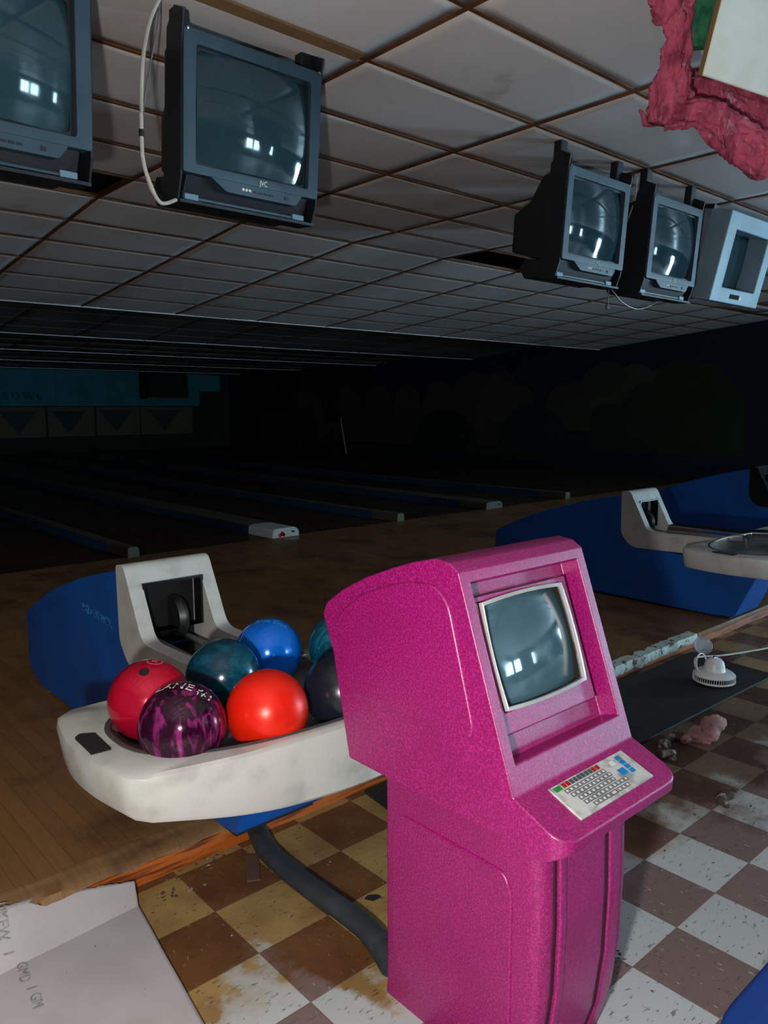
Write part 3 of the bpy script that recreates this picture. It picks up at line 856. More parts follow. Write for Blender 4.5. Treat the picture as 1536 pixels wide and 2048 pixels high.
# screen surround
def slab(x0, x1, s0, s1, r0, r1, holes=None):
    bm = B()
    a = [FP(x, s, r0) for x, s in ((x0, s0), (x1, s0), (x1, s1), (x0, s1))]
    c = [FP(x, s, r1) for x, s in ((x0, s0), (x1, s0), (x1, s1), (x0, s1))]
    va = [bm.verts.new(p) for p in a]; vc = [bm.verts.new(p) for p in c]
    if holes is None: bm.faces.new(va)
    else:
        h = [bm.verts.new(FP(x, s, r0)) for x, s in holes]; h2 = [bm.verts.new(FP(x, s, r1)) for x, s in holes]
        for k in range(4):
            l = (k+1) % 4
            bm.faces.new((va[k], va[l], h[l], h[k])); bm.faces.new((h[k], h[l], h2[l], h2[k]))
    for k in range(4):
        l = (k+1) % 4
        bm.faces.new((va[k], vc[k], vc[l], va[l]))
    return bm
obj('screen_surround', slab(1.131, 1.462, .055, .335, .026, .0495, [(1.162, .066), (1.436, .066), (1.436, .290), (1.162, .290)]), M['pink'], K, bevel=.003, seg=2)
def curved_frame(x0, x1, s0, s1, w, bow, r0, r1):
    """silver surround whose sides bow outward"""
    def loop(g):
        pts = []; m = 8
        for (xa, sa), (xb, sb), nx_, ns_ in (((x0+g, s0+g), (x1-g, s0+g), 0, -1), ((x1-g, s0+g), (x1-g, s1-g), 1, 0), ((x1-g, s1-g), (x0+g, s1-g), 0, 1), ((x0+g, s1-g), (x0+g, s0+g), -1, 0)):
            for k in range(m):
                t = k/m; q = bow*4*t*(1-t)
                pts.append((xa+(xb-xa)*t+nx_*q, sa+(sb-sa)*t+ns_*q))
        return pts
    return loop(0), loop(w)
lo_, li_0 = curved_frame(1.163, 1.434, .068, .288, .0075, .006, 0, 0)
li_ = [((xo+.0012) if xo < 1.1695 else x, s_) for (x, s_), (xo, so_) in zip(li_0, lo_)]
bm = B()
A = [bm.verts.new(FP(x, s, .016)) for x, s in lo_]; A2 = [bm.verts.new(FP(x, s, .014)) for x, s in li_]; A3 = [bm.verts.new(FP(x, s, .026)) for x, s in li_]; A4 = [bm.verts.new(FP(x, s, .026)) for x, s in lo_]
for a, b_ in ((A4, A), (A, A2), (A2, A3)):
    for k in range(len(a)): bm.faces.new((a[k], a[(k+1) % len(a)], b_[(k+1) % len(a)], b_[k]))
obj('screen_trim', bm, mat('silver_trim', (.55, .54, .53, 1), .35, .3), K, smooth=40)
bm = B()
A = [bm.verts.new(FP(x, s, .022)) for x, s in li_]; A2 = [bm.verts.new(FP(x, s, .0495)) for x, s in li_]
for k in range(len(A)): bm.faces.new((A[k], A[(k+1) % len(A)], A2[(k+1) % len(A)], A2[k]))
bm.faces.new(A2)
obj('gasket', bm, M['gapblack'], K)
def crt(x0, x1, s0, s1, rec, bulge, P, nx=24, ns=20, ku=.5, kv=.5):
    bm = B(); g = []
    for j in range(ns+1):
        row = []
        for i in range(nx+1):
            u = i/nx*2-1; v = j/ns*2-1
            row.append(bm.verts.new(P(x0+(x1-x0)*i/nx, s0+(s1-s0)*j/ns, rec-bulge*(1-ku*u*u-kv*v*v))))
        g.append(row)
    for j in range(ns):
        for i in range(nx): bm.faces.new((g[j][i], g[j][i+1], g[j+1][i+1], g[j+1][i]))
    return bm
obj('screen', crt(1.166, 1.431, .071, .285, .046, .026, FP), M['kscreen'], K, smooth='all', recalc=False)
# keyboard membrane lying in the shelf
Ka = Vector((1.187-ox, .853-oy, .6855)); Kw = .260; dv_ = Vector((0, -.0790, -.0295)); kd = dv_.length; dvn = dv_.normalized(); kn = Vector((0, -dvn.z, dvn.y))
if kn.z < 0: kn = -kn
lift = .0012
def KP(a, b, h=0): return Ka+Vector((Kw*a, 0, 0))+dvn*(kd*b)+kn*(h+lift)
def kbox(bm, a0, a1, b0, b1, h0, h1):
    v = [bm.verts.new(KP(a, b, h)) for h in (h0, h1) for b in (b0, b1) for a in (a0, a1)]
    for f in ((0, 2, 3, 1), (4, 5, 7, 6), (0, 1, 5, 4), (2, 6, 7, 3), (0, 4, 6, 2), (1, 3, 7, 5)): bm.faces.new([v[i] for i in f])
    return bm
kb = obj('keyboard', kbox(B(), 0, 1, 0, 1, -.004, .0015), M['keypad'], K, bevel=.0012, seg=2)
def key(a0, a1, b0, b1, m, inner=None):
    bm = kbox(B(), a0, a1, b0, b1, .0012, .0022)
    k = obj('key', bm, M[m], kb)
    if inner:
        k.data.materials.append(M[inner])
        bm = B(); bm.from_mesh(k.data); da, db = (a1-a0)*.24, (b1-b0)*.22
        v = [bm.verts.new(KP(a, b, .0024)) for a, b in ((a0+da, b0+db), (a1-da, b0+db), (a1-da, b1-db), (a0+da, b1-db))]
        f = bm.faces.new(v); f.normal_update(); 
        if f.normal.dot(kn) < 0: f.normal_flip()
        f.material_index = 1; bm.to_mesh(k.data); bm.free()
    return k
key(.035, .115, .055, .185, 'keygreen')
cols = ['keyred', 'keyred']+['keydark']*6+['keyred', 'keyred']
for i, c in enumerate(cols): key(.135+.0495*i, .135+.0495*i+.040, .045, .175, c)
rows = [(10, .105, .215), (10, .125, .36), (9, .16, .505), (11, .165, .65), (9, .225, .80)]
for r, (cnt, a0, b0) in enumerate(rows):
    for i in range(cnt):
        if r == 4 and i in (4,): 
            key(a0+.0535*i, a0+.0535*i+.095, b0, b0+.115, 'keyframe', 'key'); continue
        if r == 4 and i == 5: continue
        key(a0+.0535*i, a0+.0535*i+.047, b0, b0+.115, 'keyframe', 'key')
key(.745, .80, .13, .27, 'key'); key(.735, .82, .42, .62, 'keyblue')
for i in range(4): key(.845, .905, .09+.15*i, .09+.15*i+.13, 'keyblue')
# column
cx0, cx1 = 1.158-ox, 1.478-ox
cy0, cy1 = .835-oy, 1.295-oy
bm = B()
def crossec(z, y0, y1, x0=cx0, x1=cx1, r=.035):
    return [(x, y, z) for x, y in rounded([(x0, y0), (x1, y0), (x1, y1), (x0, y1)], [r, r, .012, .012], 5)]
secs = [(.0, .895-oy, cy1+.004), (.03, .885-oy, cy1), (.12, .858-oy, cy1), (.25, .842-oy, cy1), (.40, .838-oy, cy1), (.55, .842-oy, cy1), (.605, .846-oy, cy1)]
V = [[bm.verts.new(p) for p in crossec(*s)] for s in secs]
for a, b_ in zip(V, V[1:]):
    for i in range(len(a)): bm.faces.new((a[i], a[(i+1) % len(a)], b_[(i+1) % len(a)], b_[i]))
bm.faces.new(V[0][::-1]); bm.faces.new(V[-1])
obj('column', bm, M['pink'], K, smooth=35)
cp = rounded([(1.27-oy, .455), (1.235-oy, .49), (.93-oy, .49), (.91-oy, .45), (.91-oy, .09), (1.05-oy, .065), (1.22-oy, .07), (1.27-oy, .13)], .035, 5)
for s, x in ((-1, cx0), (1, cx1)):
    bm = B(); prism(bm, cp, x+s*.005, x-s*.004)
    obj('side_panel', bm, M['pink'], K, bevel=.005, seg=3)
# front strips standing proud either side of the door, with dark grooves
def strip(x0, x1, out, zs=None):
    bm = B(); prev = None
    for z, y0, y1 in secs:
        r = [bm.verts.new(p) for p in ((x0-ox, y0-out, z), (x1-ox, y0-out, z), (x1-ox, y0+.01, z), (x0-ox, y0+.01, z))]
        if prev:
            for k in range(4): bm.faces.new((prev[k], prev[(k+1) % 4], r[(k+1) % 4], r[k]))
        else: bm.faces.new(r[::-1])
        prev = r
    bm.faces.new(prev); return bm
obj('front_strip', strip(1.206, 1.228, .012), M['pink'], K, bevel=.005, seg=2)
obj('front_strip', strip(1.384, 1.425, .012), M['pink'], K, bevel=.005, seg=2)
obj('front_door', strip(1.230, 1.374, .005), M['pink'], K, bevel=.003, seg=2)
obj('groove', strip(1.197, 1.206, .0025), M['groove'], K)
obj('groove', strip(1.374, 1.384, .006), M['groove'], K)

# ------------------------------------------------------------------ televisions
def television(label, loc, tilt=5.0, logo=True):
    t = thing('television', label, 'television', loc, (math.radians(tilt), 0, 0), group='wide black televisions hung from the ceiling')
    W, H = .33, .525
    out = rounded([(-W, 0), (W, 0), (W, -H), (-W, -H)], .012, 3)
    inn = rounded([(-.275, -.052), (.277, -.052), (.277, -H+.036), (-.275, -H+.036)], .012, 3)
    bm = B(); frame_bm(bm, out, inn, 0, .07)
    bz = obj('bezel', bm, M['tvbezel'], t, bevel=.006, seg=2)
    # recess step and dark slot round the glass
    inn2 = rounded([(-.262, -.064), (.262, -.064), (.262, -H+.048), (-.262, -H+.048)], .02, 3)
    bm = B(); frame_bm(bm, inn, inn2, .022, .03)
    obj('screen_surround', bm, M['tvcase'], t, smooth=30)
    P = lambda x, s, r: Vector((x, r, -s))
    obj('screen', crt(-.266, .266, .06, H-.044, .036, .060, P, 28, 24, .62, .48), M['screen'], t, smooth='all', recalc=False)
    # control chin with angled ends, and lip below
    bm = B(); prism(bm, rounded([(-.21, -H+.004), (.25, -H+.004), (.215, -H-.045), (-.13, -H-.045)], .01, 3), .002, .06, 'y')
    ch = obj('control_panel', bm, M['tvbezel'], t, bevel=.005, seg=2)
    if logo:
        bm = text_bm('JVC', .030, .001); bmesh.ops.scale(bm, vec=(.82, 1, 1), verts=bm.verts[:]); xf(bm, Matrix.Translation((.043, -.0015, -H+.016)) @ Matrix.Rotation(PI/2, 4, 'X')); obj('lettering', bm, M['logo'], ch, recalc=False)
    for i in range(3):
        obj('jack', xf(lathe(B(), [(0, 0), (.006, 0), (.006, .004), (0, .004)], 12), Matrix.Translation((-.055+.016*i, .003, -H-.022)) @ Matrix.Rotation(PI/2, 4, 'X')), M['logo'], ch)
    for i in range(4):
        obj('button', box(B(), .0+.026*i, .018+.026*i, -.002, .004, -H-.028, -H-.02), M['black'], ch)
    obj('button', box(B(), .155, .172, -.002, .004, -H-.03, -H-.016), M['black'], ch)
    bm = B(); prism(bm, [(.03, -H), (.07, -H-.088), (.30, -H-.098), (.34, -H-.03), (.30, -H+.02)], -.30, .30)
    lip = obj('lower_lip', bm, M['tvcase'], t, bevel=.006, seg=2)
    bm = B(); box(bm, -.235, .235, .058, .075, -H-.089, -H-.080); obj('speaker_line', bm, M['tvbezel'], lip)
    for s in (-1, 1): obj('end_light', box(B(), s*.265-.03, s*.265+.03, .052, .085, -H-.092, -H-.070), M['tvlight'], lip)
    # cabinet: full frame then taper to the tube
    bm = B()
    L1 = [(x, .07, z) for x, z in rect(-.322, .322, -H+.0, -.01)]
    L2 = [(x, .20, z) for x, z in rect(-.31, .31, -H+.01, -.03)]
    L3 = [(x, .36, z) for x, z in rect(-.22, .22, -H+.05, -.15)]
    L4 = [(x, .52, z) for x, z in rect(-.17, .17, -H+.09, -.20)]
    V = [[bm.verts.new(p) for p in l] for l in (L1, L2, L3, L4)]
    for a, b_ in zip(V, V[1:]):
        for i in range(4): bm.faces.new((a[i], a[(i+1) % 4], b_[(i+1) % 4], b_[i]))
    bm.faces.new(V[0][::-1]); bm.faces.new(V[-1])
    obj('cabinet', bm, M['tvcase'], t, bevel=.012, seg=2)
    # steel cradle and ceiling posts
    for s in (-1, 1):
        bm = B(); prism(bm, [(-.004, .055), (.07, .085), (.13, .02), (.16, -H-.10), (.04, -H-.11), (.012, -H-.02), (.008, -.06)], s*.332-.004, s*.332+.004)
        br = obj('side_bracket', bm, M['steel'], t)
        hgt = CZ-loc[2]
        bm = B(); box(bm, s*.30-.032, s*.30+.032, .05+.02, .05+.075, -.02, hgt/math.cos(math.radians(tilt))+.01)
        obj('ceiling_post', bm, M['steel'], t, bevel=.008, seg=2)
        obj('corner_bolt', xf(lathe(B(), [(0, 0), (.007, 0), (.006, .005), (0, .006)], 10), Matrix.Translation((s*.315, -.001, -.006)) @ Matrix.Rotation(PI/2, 4, 'X')), M['chrome'], br)
    bm = B(); box(bm, -.332, .332, .02, .14, -H-.112, -H-.100); obj('cradle_base', bm, M['steel'], t)
    return t
television('large black television nearest the left picture edge, partly cut off', (.815, 2.76, 2.838), logo=False)
TV2 = television('large black television in full view at upper left with a white cable beside it', (1.884, 2.88, 2.878))
television('black television at upper right, left of its identical neighbour', (4.275, 2.796, 2.82), 4.2)
television('black television at upper right between its twin and the pale grey monitor', (5.153, 2.751, 2.798), 4.4)
# pale boxed monitor
t = thing('boxed_monitor', 'pale grey boxed monitor with a recessed screen at the right edge', 'monitor', (6.36, 2.75, 2.878), (math.radians(13), 0, 0))
W, H = .42, .66
bm = B(); frame_bm(bm, rect(-W, W, -H, 0), rect(-.27, .30, -H+.115, -.125), 0, .17); fc = obj('front_panel', bm, M['case'], t, bevel=.01, seg=2)
bm = B(); prism(bm, [(.10, 0), (.55, -.02), (.55, -H+.06), (.10, -H)], -W+.002, -W+.02); prism(bm, [(.10, 0), (.55, -.02), (.55, -H+.06), (.10, -H)], W-.02, W-.002)
prism(bm, [(.10, -.005), (.55, -.025), (.55, -.04), (.10, -.02)], -W+.01, W-.01); prism(bm, [(.10, -H+.005), (.55, -H+.065), (.55, -H+.08), (.10, -H+.02)], -W+.01, W-.01); box(bm, -W+.01, W-.01, .53, .55, -H+.06, -.02)
obj('case', bm, mat('dim_grey_case', (.22, .24, .30, 1), .55), t)
P = lambda x, s, r: Vector((x, r, -s))
obj('screen', crt(-.28, .31, .115, H-.105, .175, .035, P), M['screen'], t, smooth='all', recalc=False)
obj('slot', box(B(), -.11, .05, -.004, .012, -H+.04, -H+.075), M['gapblack'], fc)
obj('sticker', box(B(), .05, .10, -.003, .012, -H+.04, -H+.065), M['greymetal'], fc)
for s in (-1, 1): obj('ceiling_post', box(B(), s*.3-.03, s*.3+.03, .2, .26, -.04, .14), M['steel'], t)

# cables
bm = B(); tube(bm, [(1.463, 2.86, 2.985), (1.449, 2.85, 2.936), (1.402, 2.85, 2.836), (1.370, 2.85, 2.708), (1.356, 2.85, 2.566), (1.350, 2.85, 2.434), (1.352, 2.85, 2.338), (1.380, 2.86, 2.263), (1.430, 2.88, 2.205), (1.52, 2.93, 2.24)], .0075, 10, 8)
cb = tag(obj('television_cable', bm, M['cable'], smooth=60), 'white cable looping down beside the upper left television', 'cable')
bm = B(); tube(bm, [(1.350, 2.85, 2.445), (1.350, 2.85, 2.42)], .0095, 12, 2); obj('tape_band', bm, M['tape'], cb, smooth=60)
bm = B(); tube(bm, [(1.475, 2.90, 2.985), (1.455, 2.90, 2.85), (1.40, 2.90, 2.62), (1.378, 2.90, 2.48), (1.372, 2.90, 2.36), (1.40, 2.90, 2.25), (1.45, 2.90, 2.21), (1.53, 2.95, 2.25)], .0035, 8, 8)
tag(obj('thin_cable', bm, M['greymetal'], smooth=60), 'thin dark cable hanging behind the white cable by the upper left television', 'cable')
bm = B(); tube(bm, [(4.66, 2.99, 2.26), (4.645, 2.96, 2.20), (4.634, 2.95, 2.16), (4.624, 2.95, 2.10)], .004, 8, 6); 
cbb = tag(obj('pull_cord', bm, M['greymetal'], smooth=60), 'short cord with a small bob hanging below the right hand televisions', 'cord')
obj('bob', lathe(B(), [(0, -.035), (.014, -.03), (.014, 0), (.005, .012), (0, .012)], 14, (4.624, 2.95, 2.10)), M['greymetal'], cbb, smooth=60)
bm = B(); tube(bm, [(4.67, 2.99, 2.25), (4.70, 2.95, 2.18), (4.807, 2.95, 2.126), (5.0, 2.95, 2.099), (5.22, 2.95, 2.155), (5.36, 2.97, 2.235)], .005, 8, 8)
tag(obj('looped_cable', bm, M['greymetal'], smooth=60), 'dark cable sagging in a loop below the right hand televisions', 'cable')
bm = B(); tube(bm, [(4.90, 2.93, 2.95), (4.862, 2.92, 2.80), (4.80, 2.93, 2.66), (4.775, 2.96, 2.55)], .0045, 8, 6)
tag(obj('link_cable', bm, M['cable'], smooth=60), 'pale thin cable running between the two upper right televisions', 'cable')

# loosened runner strip above the second television
bm = B(); prism(bm, rounded([(CY-5*TY-.05, CZ-.012), (CY-5*TY+.012, CZ-.020), (CY-5*TY+.016, CZ-.008), (CY-5*TY-.05, CZ-.003)], .002), 1.55, 2.36)
tag(obj('loose_trim_strip', bm, M['tiledge']), 'sagging wooden trim strip under the ceiling above the upper left television', 'trim')

# ------------------------------------------------------------------ fallen ceiling tile and insulation
uu = Vector((.981, -.196, -.007)).normalized(); vv = Vector((-.010, -.059, .213)); vv = (vv-uu*vv.dot(uu)).normalized(); nn_ = uu.cross(vv)
P0 = Vector((2.697, 1.386, 2.55))
bm = B(); g = [P0+uu*a+vv*b for a, b in ((0, 0), (1.2, 0), (1.2, .435), (0, .435))]
va = [bm.verts.new(p+nn_*.009) for p in g]; vb = [bm.verts.new(p-nn_*.009) for p in g]
bm.faces.new(va); bm.faces.new(vb[::-1])
for k in range(4): bm.faces.new((va[k], va[(k+1) % 4], vb[(k+1) % 4], vb[k]))
fp = thing('ceiling_panel', 'cream ceiling tile hanging down at the upper right corner', 'ceiling tile')
obj('tile_board', bm, M['ceilpanel'], fp, bevel=.007, seg=2)
bm = B()
for (a0, a1, b0, b1) in ((-.005, 0.0, -.002, .44),):
    vs = [P0+uu*a+vv*b+nn_*h for h in (-.010, .006) for b in (b0, b1) for a in (a0, a1)]
    v = [bm.verts.new(p) for p in vs]
    for f in ((0, 2, 3, 1), (4, 5, 7, 6), (0, 1, 5, 4), (2, 6, 7, 3), (0, 4, 6, 2), (1, 3, 7, 5)): bm.faces.new([v[i] for i in f])
obj('edge_strip', bm, M['tiledge'], fp)

def fluffy(name, chains, m, voxel, amp, scale, seed):
    bm = B()
    rr = random.Random(seed)
    for ch in chains:
        pts = spline([c[:3] for c in ch], 6)
        R = [c[3] for c in ch]
        for i, p in enumerate(pts):
            f = i/6; a = int(min(f, len(R)-2)); r = R[a]+(R[a+1]-R[a])*(f-a)
            d = Vector((rr.uniform(-1, 1), rr.uniform(-1, 1), rr.uniform(-1, 1)))*r*.38
            bmesh.ops.create_icosphere(bm, subdivisions=2, radius=r*rr.uniform(.75, 1.1), matrix=Matrix.Translation(p+d) @ Matrix.Diagonal((1, 1, rr.uniform(.8, 1.4), 1)))
    o = obj(name, bm, m, recalc=False, smooth='all')
    rm = o.modifiers.new('remesh', 'REMESH'); rm.mode = 'VOXEL'; rm.voxel_size = voxel; rm.use_smooth_shade = True
    for sc_, am in ((scale, amp), (scale*.35, amp*.6)):
        tx = bpy.data.textures.new('fluff', 'CLOUDS'); tx.noise_scale = sc_; tx.noise_depth = 3
        dm = o.modifiers.new('fluff', 'DISPLACE'); dm.texture = tx; dm.strength = am; dm.mid_level = .5; dm.texture_coords = 'LOCAL'
    return o
def S(p, k): return tuple(EYE+(Vector(p)-EYE)*k)
INS = dict(a=(2.487, 1.381, 2.778), b=(2.516, 1.389, 2.716), c=(2.551, 1.395, 2.638), d=(2.576, 1.416, 2.559), e=(2.596, 1.438, 2.483), e2=(2.606, 1.462, 2.423), sp=(2.573, 1.518, 2.424), f=(2.653, 1.378, 2.417), g=(2.697, 1.319, 2.379), h=(2.744, 1.268, 2.313), i=(2.776, 1.222, 2.276), j=(2.802, 1.166, 2.269), k=(2.66, 1.332, 2.461), l=(2.711, 1.268, 2.409), m=(2.759, 1.203, 2.355), q=(2.51, 1.398, 2.718), r=(2.494, 1.433, 2.71))
IK = 1.07
I = {k: S(v, IK) for k, v in INS.items()}
ch = lambda s, rs: [(*I[k], r) for k, r in zip(s, rs)]
def strand(bm, pts, radii, seed, flat=1., n=56):
    path = spline(pts, 14); R_ = radii; prev = None; m = len(path)
    up = Vector((.6, .75, .2)).normalized()
    for i, p in enumerate(path):
        t = i/(m-1); f = t*(len(R_)-1); a_ = min(int(f), len(R_)-2); r = R_[a_]+(R_[a_+1]-R_[a_])*(f-a_)
        d = (path[min(i+1, m-1)]-path[max(i-1, 0)]).normalized()
        s1 = d.cross(up).normalized(); s2 = s1.cross(d).normalized()
        ring = []
        for k in range(n):
            an = 2*PI*k/n; c, s_ = math.cos(an), math.sin(an)
            w = 1+.34*mnoise.noise(Vector((c*1.7+seed, s_*1.7, t*3.2)))+.30*mnoise.noise(Vector((c*4.2+seed, s_*4.2, t*5)))+.13*mnoise.noise(Vector((c*10, s_*10+seed, t*22)))
            q = p+(s1*c+s2*s_*flat)*r*w
            q = q+.006*mnoise.noise_vector(q*70)+.010*mnoise.noise_vector(q*22+Vector((seed, 0, 0)))
            ring.append(bm.verts.new(q))
        if prev:
            for k in range(n): bm.faces.new((prev[k], prev[(k+1) % n], ring[(k+1) % n], ring[k]))
        else: bm.faces.new(ring[::-1])
        prev = ring
    bm.faces.new(prev)
bm = B()
V3 = lambda k: Vector(I[k])
dn = Vector((0, 0, -1))
strand(bm, [V3('a'), V3('b'), V3('c'), V3('d'), V3('e'), V3('e2')+dn*.035], [.064, .064, .040, .048, .070, .062], 1.3, .7)
strand(bm, [V3('q')+Vector((-.03, 0, .06)), V3('q')+Vector((-.035, 0, 0)), V3('r')+Vector((.01, 0, -.045))], [.05, .06, .025], 5.1, .7)
strand(bm, [V3('e2'), V3('f'), V3('g'), V3('h'), V3('i'), V3('j')], [.050, .052, .056, .064, .072, .070], 8.7, .75)
V4 = lambda k: Vector(S(INS[k], 1.14))
strand(bm, [V4('e'), V4('k'), V4('l'), V4('m'), V4('j')+Vector((.02, 0, .1))], [.070, .072, .075, .085, .09], 3.9, .5)
strand(bm, [V3('e2')+Vector((0, 0, .02)), V3('sp')+Vector((.02, 0, -.01)), V3('sp')+Vector((-.02, .01, .015))], [.045, .022, .004], 2.2, .7, 24)
rr = random.Random(12)
for k in range(46):
    a_ = rr.choice(['e', 'e2', 'f', 'g', 'h', 'i', 'c', 'd', 'b', 'j']); p = V3(a_)+Vector((rr.uniform(-.06, .06), rr.uniform(-.05, .02), rr.uniform(-.07, .03)))
    d = Vector((rr.uniform(-.04, .04), rr.uniform(-.03, .0), rr.uniform(-.06, .0)))
    tube(bm, [p, p+d*.5+Vector((.006, 0, 0)), p+d], .0018, 4, 3)
o = obj('insulation_batt', bm, M['insul'], smooth='all')
tag(o, 'pink fibreglass insulation drooping around the hanging ceiling tile', 'insulation')
bm = B(); ga = Vector(S((2.535, 1.255, 2.86), 1.09)); gb = Vector(S((2.553, 1.338, 2.580), 1.09)); w = Vector((.072, -.035, 0))
prev = None
for i in range(13):
    p = ga.lerp(gb, i/12); o_ = Vector((0, 0, 0))
    ww = w*(1-.35*(i/12))*(1+.15*mnoise.noise(p*9))
    r_ = [bm.verts.new(q) for q in (p-ww, p+Vector((0, -.025, 0)), p+ww, p+Vector((0, .03, 0)))]
    if prev:
        for k in range(4): bm.faces.new((prev[k], prev[(k+1) % 4], r_[(k+1) % 4], r_[k]))
    else: bm.faces.new(r_)
    prev = r_
bm.faces.new(prev[::-1])
tag(obj('green_sheet', bm, M['greenfoil'], smooth=60), 'green strip of material between the pink insulation and the hanging tile', 'sheet')

# ------------------------------------------------------------------ floor clutter
# cardboard sheet with a torn top edge and a fold, added so the upper flap catches more light
bm = B()
NU, NV, NF = 60, 40, 12
TOP = [Vector((.860, 2.073, .047)), Vector((.628, 2.119, .082)), Vector((.492, 2.115, .108)), Vector((.478, 2.03, .080))]
top_u = [0, .62, .93, 1.0]
FR_, FL_ = Vector((.838, 2.000, .013)), Vector((.40, 1.962, .016))
BR_, BL_ = Vector((.740, 1.30, .012)), Vector((.10, 1.30, .013))
def top(u):
    for k in range(3):
        if u <= top_u[k+1]+1e-9:
            t_ = (u-top_u[k])/(top_u[k+1]-top_u[k]); return TOP[k].lerp(TOP[k+1], t_)
G = []
for j in range(NV+1):
    row = []
    for i in range(NU+1):
        u = i/NU
        T_ = top(u); F_ = FR_.lerp(FL_, u); Bt = BR_.lerp(BL_, u)
        p = T_.lerp(F_, j/NF) if j <= NF else F_.lerp(Bt, (j-NF)/(NV-NF))
        k_ = 1 if j == 0 else (.4 if j == 1 else 0)
        p = p+Vector((0, k_*(.012*mnoise.noise(Vector((u*22, 0, 1)))+.009*mnoise.noise(Vector((u*64, 0, 2)))), 0))
        p.z += .0025*mnoise.noise(Vector((p.x*6, p.y*6, 0)))
        row.append(bm.verts.new(p))
    G.append(row)
for j in range(NV):
    for i in range(NU): bm.faces.new((G[j][i], G[j][i+1], G[j+1][i+1], G[j+1][i]))
cbd = obj('cardboard_sheet', bm, M['card'], smooth=12)
so = cbd.modifiers.new('thick', 'SOLIDIFY'); so.thickness = .005; so.offset = 0
tag(cbd, 'grey cardboard sheet with a torn edge leaning on the step at lower left', 'cardboard')
def cprint(s, size, x, y, ang, z, tl=0):
    bm = text_bm(s, size, .0004)
    xf(bm, Matrix.Translation((x, y, z)) @ Matrix.Rotation(math.radians(tl), 4, 'X') @ Matrix.Rotation(ang, 4, 'Z')); obj('print', bm, M['print'], cbd, recalc=False)
CPRINT = True
if CPRINT:
    for s, px, py, zz, tl in (('UKEW', .500, 2.075, .0885, 31), ('.', .492, 2.035, .064, 31), ('I', .490, 2.0, .043, 31), ('GMD', .505, 1.935, .021, 0), ('I', .503, 1.865, .0205, 0), ('GM', .498, 1.815, .0205, 0)):
        cprint(s, .036, px, py, math.radians(-100), zz, tl)

# black flat hose running from the ball return to the kiosk
bm = B(); tube(bm, [(1.30, 2.10, .028), (1.262, 1.99, .026), (1.247, 1.87, .026), (1.243, 1.72, .028), (1.250, 1.56, .027), (1.243, 1.44, .027), (1.205, 1.32, .027)], .027, 14, 8, 1.25)
tag(obj('hose', bm, M['hose'], smooth=60), 'black foam hose curving across the tiles to the kiosk', 'hose')
tag(obj('tile_chip', prism(B(), [(1.215, 2.03), (1.245, 2.005), (1.175, 1.885), (1.140, 1.905)], .001, .006, 'z'), M['chip']), 'small brown offcut of tile lying left of the black hose', 'tile')
bm = B(); prism(bm, rounded([(1.345, 1.60), (1.36, 1.575), (1.39, 1.572), (1.385, 1.59), (1.365, 1.605)], .006), .006, .008, 'z')
tag(obj('leaf', bm, M['leaf']), 'small dark leaf on the tiles beside the hose', 'leaf')
bm = B(); prism(bm, rounded([(1.76, 2.09), (1.74, 1.93), (2.5, 1.93), (2.5, 2.09)], .01), .0, .012, 'z')
tag(obj('rubber_mat', bm, M['rubber'], bevel=.003), 'black rubber mat on the floor under the tray behind the kiosk', 'mat', 'rubber mats')
bm = B(); prism(bm, rounded([(2.75, 1.62), (4.20, 1.585), (4.25, 2.07), (2.75, 2.08)], .015), .0, .012, 'z')
tag(obj('rubber_mat', bm, M['rubber'], bevel=.003), 'black rubber mat lying under the white fan', 'mat', 'rubber mats')

# fan lying face down
t = thing('desk_fan', 'small white desk fan lying face down on the black mat', 'fan', (3.83, 1.74, .013)); t.scale = (.86, .86, .86)
obj('motor_housing', lathe(B(), [(0, .158), (.02, .157), (.036, .150), (.050, .135), (.058, .11), (.060, .085), (.064, .08), (.064, .072), (0, .072)], 36), M['fan'], t, smooth=40)
obj('cap', lathe(B(), [(0, .166), (.012, .164), (.014, .156), (0, .156)], 16), M['chrome'], t, smooth=40)
gr = obj('grille_ring', lathe(B(), [(.064, .080), (.095, .076), (.112, .066), (.120, .058), (.119, .053), (.112, .058), (.09, .068), (.064, .072)], 44), M['fan'], t, smooth=50)
bm = B()
for i in range(56):
    a = 2*PI*i/56
    tube(bm, [(.1175*math.cos(a), .1175*math.sin(a), .055), (.1195*math.cos(a), .1195*math.sin(a), .026)], .0016, 5, 0)
obj('grille_wires', bm, M['fan'], t)
obj('rim', lathe(B(), [(.112, .014), (.121, .018), (.122, .024), (.116, .028), (.110, .022), (.112, .014)], 44), M['fan'], t, smooth=50)
obj('front_cover', lathe(B(), [(.116, .018), (.10, .006), (.06, .0), (0, .0), (0, .004), (.06, .006), (.11, .02)], 44), M['greymetal'], t, smooth=50)
bm = B(); lathe(bm, [(0, .02), (.09, .02), (.09, .028), (0, .03)], 30); obj('blades', bm, M['black'], t)
bm = B(); tube(bm, [(3.66, 1.83, .07), (3.65, 1.85, .11), (3.70, 1.875, .155), (3.76, 1.88, .165), (3.79, 1.87, .14), (3.785, 1.85, .10)], .005, 8, 8)
obj('handle', bm, M['fan'], None, smooth=60).name = 'fan_handle'
h = bpy.data.objects['fan_handle']; h.parent = t; h.matrix_parent_inverse = Matrix.Translation((-3.73, -1.78, -.013)); h.name = 'handle'
bm = B(); tube(bm, [(3.83, 1.84, .07), (3.86, 1.86, .10), (4.00, 1.90, .075), (4.2, 1.86, .05), (4.5, 1.80, .03), (4.9, 1.72, .012)], .0055, 8, 8)
tag(obj('power_cord', bm, M['cable'], smooth=60), 'white power cord trailing right from the fallen fan', 'cord')
